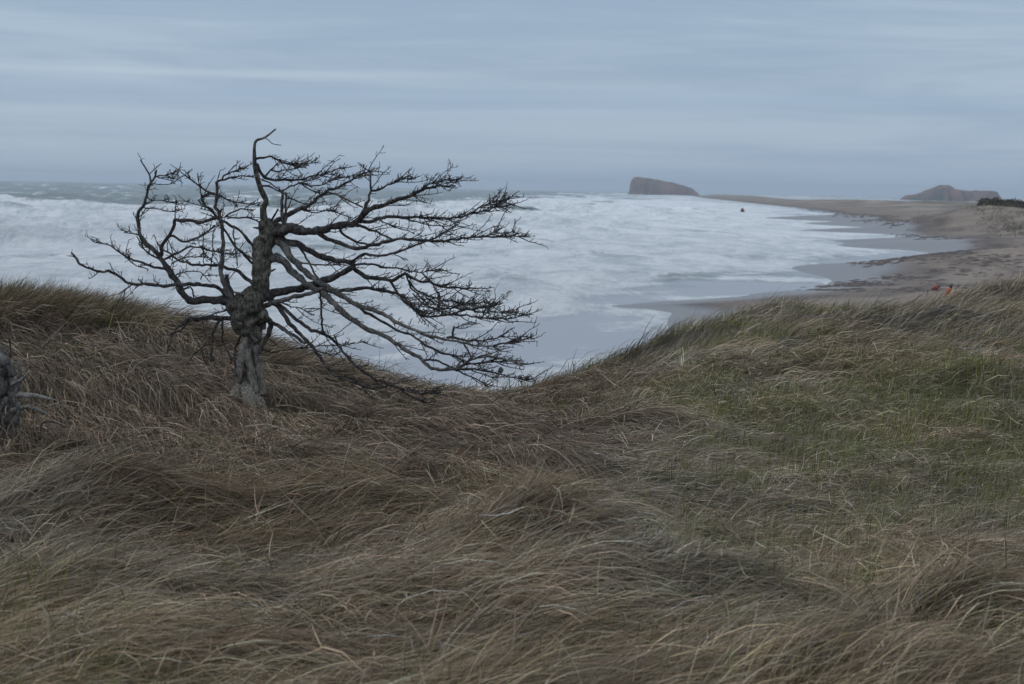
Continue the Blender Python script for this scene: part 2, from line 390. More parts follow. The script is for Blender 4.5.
# ------------------------------------------------------------------ grass
TY = 16.0; tb0 = P(244, 404, TY)
def blades(name, X, Y, dirx, diry, L, W, el0, el1, col, segs, lift=None, droop=0.0):
    """ribbons rooted on the ground; el0/el1 = elevation of the blade at root and tip, relative to the ground"""
    n = len(X); e = .05
    z0 = ground(X, Y); gx = (ground(X + e, Y) - z0) / e; gy = (ground(X, Y + e) - z0) / e
    nn = np.sqrt(dirx ** 2 + diry ** 2) + 1e-9; dx = dirx / nn; dyy = diry / nn
    sl = gx * dx + gy * dyy
    pts = np.empty((segs + 1, n, 3)); x = X.copy(); y = Y.copy(); z = z0 - .02
    if lift is not None: z = z + lift
    pts[0] = np.stack([x, y, z], 1)
    curl = rng.normal(0, .16, n)
    for i in range(segs):
        t = (i + .5) / segs
        el = el0 + (el1 - el0) * t ** .8 + np.arctan(sl) * min(1, t * 1.6)
        a = curl * t * 1.6; ca, sa = np.cos(a), np.sin(a)
        hx = dx * ca - dyy * sa; hy = dx * sa + dyy * ca
        st = L / segs
        x = x + hx * np.cos(el) * st; y = y + hy * np.cos(el) * st; z = z + np.sin(el) * st
        pts[i + 1] = np.stack([x, y, z], 1)
    # tips never sink into the ground
    for i in range(1, segs + 1):
        gz = z0 + gx * (pts[i, :, 0] - X) + gy * (pts[i, :, 1] - Y)
        pts[i, :, 2] = np.maximum(pts[i, :, 2], gz + .012)
    tw = rng.uniform(-1.0, 1.0, n)
    sx, sy, sz = -dyy * np.cos(tw), dx * np.cos(tw), np.sin(tw)
    wprof = np.array([.8, 1, .9, .65, .35, .1, .05])
    V = np.empty((n, 2 * (segs + 1), 3), np.float32)
    for i in range(segs + 1):
        wf = np.interp(i / segs, [0, .3, .7, 1], [.8, 1, .7, .12]) * W * .5
        off = np.stack([sx * wf, sy * wf, sz * wf], 1)
        V[:, 2 * i] = pts[i] - off; V[:, 2 * i + 1] = pts[i] + off
    base = (np.arange(n) * 2 * (segs + 1))[:, None]
    q = np.stack([np.array([2 * i, 2 * i + 1, 2 * i + 3, 2 * i + 2]) for i in range(segs)])
    Q = (base[:, :, None] + q[None]).reshape(-1, 4)
    C = np.repeat(col, 2 * (segs + 1), axis=0)
    # root end darker dead leaf base, tips bleached: true colour of marram
    return V.reshape(-1, 3), Q, C

def tufts(n_t, per, sample, spread, field):
    """n_t tufts of `per` blades; field(tx, ty) gives per-tuft parameters"""
    tx, ty = sample(n_t); f = field(tx, ty)
    keep = f['keep']; tx, ty = tx[keep], ty[keep]; f = {k_: v[keep] for k_, v in f.items()}
    n = len(tx); R = lambda a: np.repeat(a, per, axis=0)
    X = R(tx) + rng.normal(0, 1, n * per) * R(f['spread']); Y = R(ty) + rng.normal(0, 1, n * per) * R(f['spread'])
    ang = R(f['ang']) + rng.normal(0, 1, n * per) * R(f['jit'])
    L = R(f['len']) * rng.uniform(.55, 1.15, n * per)
    W = R(f['w']) * rng.uniform(.6, 1.3, n * per)
    e0 = R(f['e0']) + rng.normal(0, .22, n * per); e1 = R(f['e1']) + rng.normal(0, .22, n * per)
    c = R(f['col']) * np.exp(rng.normal(-.08, .42, (n * per, 1))) * (1 + rng.normal(0, .05, (n * per, 3)))
    pale = rng.random(n * per) < R(f['pale']); c[pale] = np.array([.37, .315, .24]) * rng.uniform(.6, 1.25, (pale.sum(), 1)); W[pale] *= 1.1
    return X, Y, np.cos(ang), np.sin(ang), L, W, e0, e1, np.clip(c, .005, .8)

C_BROWN = np.array([.185, .138, .100]); C_STRAW = np.array([.315, .242, .160]); C_GREY = np.array([.280, .235, .178]); C_GREEN = np.array([.115, .122, .045]); C_OLIVE = np.array([.145, .140, .066]); C_TAN = np.array([.215, .155, .095])
def fan(y0, y1, pw=1.0, umax=.335):
    def s(n):
        a = 1.0 / 1
        t = rng.random(n); Y = (y0 ** (1 + pw) + t * (y1 ** (1 + pw) - y0 ** (1 + pw))) ** (1 / (1 + pw))
        return Y * rng.uniform(-umax, umax, n), Y
    return s
MOUNDS = [(130,530,9.3),(520,572,8.3),(330,500,9.7),(690,610,7.9),(430,560,8.5),(620,560,8.6),(960,640,7.2)]
def field(tx, ty):
    z = ground(tx, ty); px, py = proj(tx, ty, z); n = len(tx)
    zt = tps(tx, ty)
    keep = zt > 1.3
    pyT = np.interp(px, [0, 100, 250, 400, 520, 640], [478, 498, 516, 520, 496, 440]) + (fbm(tx * 1.4, ty * 1.4, 19, 3) - .5) * 50
    left = ss(8, -8, py - pyT) * ss(690, 570, px)         # brown combed slope
    crest = ss(210, 120, px) * ss(338, 318, py) + ss(18.2, 18.8, ty) * ss(420, 250, px) * .5      # standing grass on the left crest
    crest = np.clip(crest, 0, 1)
    ridge = ss(25, 30, ty)                                               # right hand dune
    bowl = ss(600, 700, px + (fbm(tx, ty, 7) - .5) * 120) * ss(13.2, 15.2, ty) * ss(25, 19, ty)
    fore = ss(13, 11.5, ty)
    N1 = fbm(tx * .9, ty * .9, 21, 3); N2 = fbm(tx * 2.3, ty * 2.3, 22, 3); N3 = fbm(tx * .45, ty * .45, 23, 3)
    ang = np.radians(-14 + (N1 - .5) * 120 + (N2 - .5) * 120) + rng.normal(0, .22, n)
    ang = ang * (1 - left) + left * np.radians(-56 + (N1 - .5) * 45)
    # hummocks: on the windward flank the blades climb, beyond the top they stream away
    for mx, my, mY in MOUNDS:
        p = P(mx, my, mY); r = np.exp(-((tx - p[0] + .35) / .65) ** 2 - ((ty - p[1] + .15) / .6) ** 2)
        ang = ang * (1 - r) + r * np.radians(28 + (N2 - .5) * 50)
    T2 = ss(.42, .66, fbm(tx * 1.5, ty * 1.5, 28, 2)); e0 = .42 + T2 * .65 + rng.normal(0, .12, n); e1 = -.12 - T2 * .50 + (N1 - .5) * .4
    e0 = e0 + crest * .6 + ridge * .30; e1 = e1 + crest * 1.0 + ridge * .40 - left * .35 * (1 - crest)
    L = .36 + .20 * N2 + left * .16 + T2 * .12
    L = L * (1 - .40 * bowl) * (1 - crest * .42) * (1 - .22 * ridge)
    matte = ss(540, 680, px) * ss(14.5, 13, ty) * ss(7.0, 8.0, ty); L = L * (1 - .40 * matte); e0 = e0 * (1 - .45 * matte)
    L = L * (1 - .14 * fore) * (1 - ridge + ridge * (.35 + 1.5 * ss(.3, .7, fbm(tx * 1.1, ty * .8, 68, 3))))
    foot = np.exp(-((tx - tb0[0] + .02) / .38) ** 2 - ((ty - TY + .35) / .5) ** 2); L = L * (1 - .3 * foot)
    ang = ang + crest * (np.radians(-8) - ang) * .8
    jit = .26 + .20 * fore * ss(.45, .6, N3) + .22 * ridge + .2 * bowl - .10 * left
    bm = ss(.38, .62, N3)
    c = C_STRAW[None] * (1 - bm)[:, None] + C_GREY[None] * bm[:, None]
    lw = (left * (.75 + .25 * N1))[:, None]; c = c * (1 - lw) + C_BROWN * lw
    th = ss(20, 70, px) * ss(590, 540, px) * ss(478, 492, py) * ss(590, 560, py); tn = (np.clip(ss(.55, .68, N2) * fore * .4 + th * .75, 0, 1))[:, None]; c = c * (1 - tn) + C_TAN * tn
    gw = (np.clip(bowl * ss(.35, .6, fbm(tx * 1.1, ty * .7, 24, 3)) * .75 + crest * .22 * ss(.3, .6, N1) + ridge * .12 * ss(.3, .55, N1) , 0, 1))[:, None]
    rg = (ridge * .55)[:, None]; c = c * (1 - rg) + np.array([.25, .205, .15]) * rg * (.55 + .9 * fbm(tx * .9, ty * .7, 69, 3))[:, None]
    c = c * (1 - gw) + C_OLIVE * gw
    c = c * (.45 + 1.1 * fbm(tx * 3.1, ty * 3.1, 25, 2))[:, None] * np.exp(rng.normal(0, .34, (n, 1)))
    dens = .55 + .6 * N2 - .2 * bowl + .3 * ridge
    keep = keep & (rng.random(n) < dens * (.55 + .75 * ss(.35, .6, fbm(tx * 4, ty * 4, 66, 2))))
    # room for the trunk foot
    return dict(keep=keep, ang=ang, e0=e0, e1=e1, len=L, jit=jit, col=c, spread=np.full(n, .055) + .002 * ty, w=np.full(n, .0040) * np.clip(ty / 10, 1.0, 3.2), pale=.045 + .05 * fore + 0 * tx)
parts = []
def emit(args, segs, lift=None):
    parts.append(blades('g', *args, segs, lift=None if lift is None else rng.uniform(*lift, len(args[0]))))
def build(name, label):
    vs, qs, cs, b = [], [], [], 0
    for v, q, c in parts: vs.append(v); qs.append(q + b); cs.append(c); b += len(v)
    parts.clear()
    o = mesh_np(name, np.concatenate(vs), quads=np.concatenate(qs), mat=MG, color=np.concatenate(cs), smooth=False)
    tag(o, label, 'grass', kind='stuff'); return o
Q = 1.0
emit(tufts(int(9000 * Q), 22, fan(5.0, 10.5), .06, field), 5)
def strands(tx, ty):
    f = field(tx, ty); n = len(tx); f['ang'] = f['ang'] + rng.normal(0, .5, n); f['e0'] = f['e0'] + .1; f['len'] = f['len'] * 1.3; f['w'] = f['w'] * 1.2; f['pale'] = f['pale'] * 0 + .55; f['jit'] = f['jit'] + .35
    f['keep'] = f['keep'] & (rng.random(n) < .7); return f
emit(tufts(1200, 5, fan(5.0, 17), .06, strands), 6)
emit(tufts(int(13000 * Q), 20, fan(10.5, 17), .06, field), 4)
emit(tufts(int(11000 * Q), 16, fan(17, 26), .08, field), 3)
emit(tufts(int(11000 * Q), 14, fan(26, 62, umax=.36), .1, field), 3)
def litter(tx, ty):
    f = field(tx, ty); n = len(tx); f['ang'] = rng.uniform(-np.pi, np.pi, n) * .75; f['e0'] = rng.normal(.25, .25, n); f['e1'] = rng.normal(-.1, .3, n); f['len'] = f['len'] * rng.uniform(.4, .85, n); f['jit'] = f['jit'] * 0 + .8
    f['pale'] = f['pale'] + .05; f['spread'] = f['spread'] * 2; f['col'] = f['col'] * .95; z = ground(tx, ty); px, py = proj(tx, ty, z); lf = ss(650, 560, px) * ss(500, 470, py)
    f['keep'] = f['keep'] & (rng.random(n) < (ss(.35, .6, fbm(tx * 1.7, ty * 1.7, 64, 3)) * .9 + .15) * (1 - .85 * lf)); return f
emit(tufts(15000, 10, fan(5.0, 24), .06, litter), 3, (.0, .16))
def uprights(tx, ty):
    f = field(tx, ty); n = len(tx); z = ground(tx, ty); px, py = proj(tx, ty, z); f['e0'] = rng.normal(1.15, .2, n); f['e1'] = rng.normal(.8, .35, n); f['len'] = rng.uniform(.10, .22, n); f['jit'] = f['jit'] * 0 + .6; f['pale'] = f['pale'] + .15
    f['keep'] = f['keep'] & (rng.random(n) < (.45 + .55 * ss(560, 700, px)) * ss(.36, .56, fbm(tx * 1.3, ty * 1.3, 65, 3))); return f
emit(tufts(20000, 6, fan(5.0, 24), .06, uprights), 3)
def stems(tx, ty):
    f = field(tx, ty); n = len(tx); z = ground(tx, ty); px, py = proj(tx, ty, z)
    w_ = ss(200, 120, px) * ss(17.6, 18.6, ty) * ss(21, 20, ty) + .25 * ss(18.4, 19, ty) * ss(22, 20.5, ty) * ss(560, 420, px) + .35 * ss(27, 30, ty) * ss(560, 600, px) + np.exp(-((px - 765) / 16) ** 2) * ss(34, 36, ty)
    f['ang'] = rng.normal(-.1, .25, n); f['e0'] = rng.normal(1.2, .15, n); f['e1'] = rng.normal(.35, .25, n); f['len'] = rng.uniform(.28, .52, n); f['jit'] = f['jit'] * 0 + .35; f['w'] = f['w'] * .75
    f['keep'] = f['keep'] & (rng.random(n) < w_ * .8); return f
emit(tufts(30000, 5, fan(17.5, 52), .06, stems), 5)
build('dune_grass', 'wind combed dead brown and straw grass over the dunes')

# young green shoots, short and upright
def shoots(tx, ty):
    z = ground(tx, ty); px, py = proj(tx, ty, z); n = len(tx)
    bowl = ss(590, 720, px) * ss(12.5, 15, ty) * ss(26, 19, ty)
    crest = ss(190, 100, px) * ss(17.8, 18.6, ty) * ss(20.5, 19.6, ty)
    right = ss(500, 640, px) * ss(8.5, 10, ty) * ss(27, 19, ty) * .38
    near = ss(7.6, 6.6, ty) * .6 * ss(600, 200, px) + .18 + .32 * ss(520, 600, py) + .15 * ss(540, 640, px) + .5 * ss(150, 30, px) * ss(8.2, 7, ty)
    m = fbm(tx * 1.2, ty * .8, 24, 3)
    dens = np.clip(bowl * ss(.36, .6, m) * .95 + crest * .4 + right * ss(.4, .6, m) + near * ss(.45, .6, m), 0, 1)
    keep = (rng.random(n) < dens) & (tps(tx, ty) > 1.5)
    c = C_GREEN[None] * (.9 + .9 * rng.random(n))[:, None] * np.array([1.05, 1, .9])
    return dict(keep=keep, ang=rng.uniform(-.6, .6, n), e0=np.full(n, 1.25), e1=1.05 + rng.normal(0, .2, n), len=np.where(crest > .3, .28, .20) * rng.uniform(.7, 1.4, n), jit=np.full(n, .8), col=c,
                spread=np.full(n, .05), w=np.full(n, .0040) * np.clip(ty / 11, .9, 2.5), pale=np.full(n, .08))
emit(tufts(75000, 7, fan(5.0, 42), .05, shoots), 3)
build('green_grass', 'short green shoots standing up through the dead grass')

# coarse clumps on the far backshore
def fars(tx, ty):
    n = len(tx); d = shore(tx, ty)
    keep = (d > 17) & (tps(tx, ty) < 1.2) & (rng.random(n) < ss(.36, .55, fbm(tx / 14, ty / 22, 35, 5)) * .9)
    g = ss(330, 430, ty) * ss(.4, .6, fbm(tx / 40, ty / 60, 37, 4))
    c = np.array([.27, .22, .155])[None] * (1 - g)[:, None] + np.array([.06, .06, .03]) * g[:, None]
    return dict(keep=keep, ang=rng.normal(0, .4, n), e0=np.full(n, 1.0), e1=np.full(n, .5), len=rng.uniform(.5, 1.0, n), jit=np.full(n, .5), col=c * rng.uniform(.6, 1.3, (n, 1)),
                spread=.25 + .001 * ty, w=.00042 * ty + .01, pale=np.full(n, .05))
emit(tufts(42000, 8, fan(80, 620, pw=0.3, umax=.34), .3, fars), 2)
build('backshore_grass', 'sparse pale grass clumps on the sand behind the beach')

# dark shrub thicket on the far dune: leaf-size faces spread through low mounds
vs = []; cs = []
for (px, py, Y, rx, h) in [(966,208,440,4,1.0),(976,206,435,5,1.5),(990,205,432,6,1.7),(1003,206,430,5,1.5),(1016,206,428,6,1.6),(1035,206,428,7,1.8),(950,209,445,4,.8),(935,210,450,4,.7),(1055,206,430,7,1.8),
    (905,208,520,6,.8),(885,207,540,7,.9),(868,206.5,560,6,1.0),(850,205,620,7,1.1),(918,211,470,5,.6),(835,204,680,8,1.0),(955,212,420,4,.5)]:
    p = P(px, py, Y); m = int(60 * rx * rx ** .5) + 200
    th = rng.uniform(0, 2 * np.pi, m); r = np.sqrt(rng.random(m)) * rx; x = p[0] + r * np.cos(th); y = p[1] + r * np.sin(th)
    z = ground(x, y) + h * (1 - (r / rx) ** 2) * rng.uniform(.15, 1, m) * (.7 + .5 * vnoise(x * .8, y * .8, 3))
    kk = shore(x, y) > 20; x, y, z = x[kk], y[kk], z[kk]; m = len(x)
    vs.append(np.stack([x, y, z], 1)); cs.append(np.array([.085, .072, .042]) * rng.uniform(.5, 1.6, (m, 1)))
pc = np.concatenate(vs); cc = np.concatenate(cs); n = len(pc); a = rng.normal(0, .22, (n, 3)); b = rng.normal(0, .22, (n, 3))
V = np.stack([pc - a, pc + b, pc + a, pc - b], 1).reshape(-1, 3); Qd = np.arange(n * 4).reshape(-1, 4)
o = mesh_np('shrubbery', V, quads=Qd, mat=MG, color=np.repeat(cc, 4, axis=0), smooth=False); tag(o, 'low dark green shrub thicket along the far dune', 'shrubs', kind='stuff')

# ------------------------------------------------------------------ tubes
def smooth_path(pts, step):
    """Catmull-Rom through rows of (x, y, z, r)"""
    pts = np.array(pts, float); out = []
    for i in range(len(pts) - 1):
        p0 = pts[max(i - 1, 0)]; p1 = pts[i]; p2 = pts[i + 1]; p3 = pts[min(i + 2, len(pts) - 1)]
        m = max(1, int(np.linalg.norm(p2[:3] - p1[:3]) / step))
        for j in range(m):
            t = j / m
            q = .5 * ((2 * p1) + (-p0 + p2) * t + (2 * p0 - 5 * p1 + 4 * p2 - p3) * t * t + (-p0 + 3 * p1 - 3 * p2 + p3) * t ** 3)
            q[3] = p1[3] + (p2[3] - p1[3]) * t; out.append(q)
    out.append(pts[-1]); return np.array(out)
class TB:
    def __init__(s): s.v = []; s.q = []; s.t = []; s.n = 0
    def tube(s, path, sides=8, rough=.0, seed=0, cap=True):
        path = np.array(path); n = len(path)
        if n < 2: return
        tan = np.gradient(path[:, :3], axis=0); tan /= np.linalg.norm(tan, axis=1)[:, None] + 1e-12
        ref = np.array([.13, .97, .2]); th = np.arange(sides) * 2 * np.pi / sides
        ring = []
        a = np.cross(tan[0], ref); a /= np.linalg.norm(a)
        for i in range(n):
            a = a - tan[i] * a.dot(tan[i]); a /= np.linalg.norm(a) + 1e-12; b = np.cross(tan[i], a)
            r = path[i, 3]
            if rough:
                rr = r * (1 + rough * (vnoise(np.cos(th) * 1.3 + 5 + seed * 7.7, np.sin(th) * 1.3 + i * .35 + seed, 3) - .5) * 2 + rough * .7 * (vnoise(th * 2.0 + 50, np.full(sides, i * .9 + seed), 5) - .5))
            else: rr = np.full(sides, r)
            ring.append(path[i, :3] + (np.cos(th) * rr)[:, None] * a + (np.sin(th) * rr)[:, None] * b)
        ring = np.concatenate(ring); b0 = s.n; s.v.append(ring); s.n += len(ring)
        for i in range(n - 1):
            for j in range(sides):
                k2 = (j + 1) % sides; s.q.append((b0 + i * sides + j, b0 + i * sides + k2, b0 + (i + 1) * sides + k2, b0 + (i + 1) * sides + j))
        if cap:
            for e, sgn in ((0, -1), (n - 1, 1)):
                s.v.append((path[e, :3] + tan[e] * sgn * path[e, 3] * .6)[None]); c = s.n; s.n += 1
                for j in range(sides):
                    k2 = (j + 1) % sides; s.t.append((b0 + e * sides + (j if sgn > 0 else k2), b0 + e * sides + (k2 if sgn > 0 else j), c))
    def build(s, name, mat, parent=None, smooth=True):
        if not s.v: return None
        return mesh_np(name, np.concatenate(s.v), quads=np.array(s.q).reshape(-1, 4), tris=np.array(s.t).reshape(-1, 3), mat=mat, parent=parent, smooth=smooth)

# ------------------------------------------------------------------ the dead tree
TY = 16.0; PXM = TY / F
root = bpy.data.objects.new('dead_tree', None); COL.objects.link(root)
tb0 = P(244, 404, TY)
tag(root, 'bare wind-bent dead tree with dark twisted branches streaming right', 'tree')
def W3(px, py, dep, rp):
    p = P(px, py, TY + dep); return (p[0], p[1], p[2], rp * PXM)
trunk_px = [(242,420,15,0),(243,405,14,0),(245,392,10,0),(246,376,8.4,0),(247,360,7.8,0),(250,346,8.2,0),(252,334,11,0),(248,322,13.5,0),(247,310,15.5,0),(250,300,14,.0),(258,290,9.5,0),(261,278,8.6,0),(262,262,8.8,0),(263,248,9.6,0),(266,238,10,0),(267,229,8,0),(265,220,5.5,0)]
lead_px = [(266,226,5,0),(264,217,3.6,0),(263,209,3.2,0),(266,200,3.0,-.02),(261,189.5,2.8,-.03),(257,176,2.5,-.05),(255,165,2.3,-.05),(254.5,158,1.9,-.05),(255.5,142,1.4,-.04),(265,137.5,1.1,0),(275.8,129,.7,.05)]
T = TB()
T.tube(smooth_path([W3(a, b, d, r) for a, b, r, d in trunk_px], .018), 26, .34, 1)
# burls and flutes on the knot, and the roots
for a, b, r, d in [(233,306,8,-.02),(262,316,7,-.05),(240,324,6,-.08),(255,306,8,-.07),(238,300,7,.05),(235,316,5,-.03),(262,326,4,-.02)]:
    T.tube(smooth_path([W3(a - 3, b + r * .9, d, r * .35), W3(a, b, d, r), W3(a + 3, b - r * .9, d, r * .35)], .012), 14, .3, a)
for pts in ([(247,384,8,-.05),(254,397,6,-.12),(264,410,4.5,-.2),(276,424,3,-.26)], [(240,388,8,-.05),(233,400,6,-.12),(226,414,4,-.2)], [(248,390,7,-.12),(250,404,6,-.25),(256,418,4,-.35)],
            [(246,350,4,-.09),(251,370,4,-.10),(255,392,5,-.12)], [(256,346,3.5,-.06),(258,366,4,-.05),(262,394,5,-.05)]):
    T.tube(smooth_path([W3(a, b, d, r) for a, b, r, d in pts], .02), 12, .3, pts[0][0])
T.tube(smooth_path([W3(a, b, d, r) for a, b, r, d in lead_px], .02), 10, .15, 4)
for i in range(16):
    a, b, rr_, _d = trunk_px[rng.integers(2, len(trunk_px) - 1)]; th = rng.uniform(0, 2 * np.pi); q = np.array(W3(a + rng.uniform(-2, 2), b + rng.uniform(-5, 5), 0, 1)[:3])
    d = np.array([math.cos(th), math.sin(th), rng.uniform(-.1, .7)]); r_ = rr_ * PXM
    T.tube(smooth_path([(*(q + d * r_ * .6), .017), (*(q + d * r_ * 1.15), .012), (*(q + d * (r_ * 1.3 + rng.uniform(.02, .09))), .006)], .01), 7, .35, i)
trunk = T.build('trunk', MT, root)
S_ = TB()
S_.tube(smooth_path([W3(247,338,-.075,2.0), W3(243.5,346,-.092,3.6), W3(241,358,-.10,4.6), W3(240,368,-.095,4.0), W3(239,382,-.085,2.4)], .01), 12, .3, 2)
S_.build('bare_wood', MW, trunk)
S_ = TB()
S_.tube(smooth_path([W3(242,367,-.098,1.4), W3(243.5,371,-.10,2.3), W3(244,375,-.096,1.2)], .01), 10, .3, 3)
S_.build('rotten_patch', mat_plain('rotten_wood', (.10, .058, .036), .95, .4, 60), trunk)

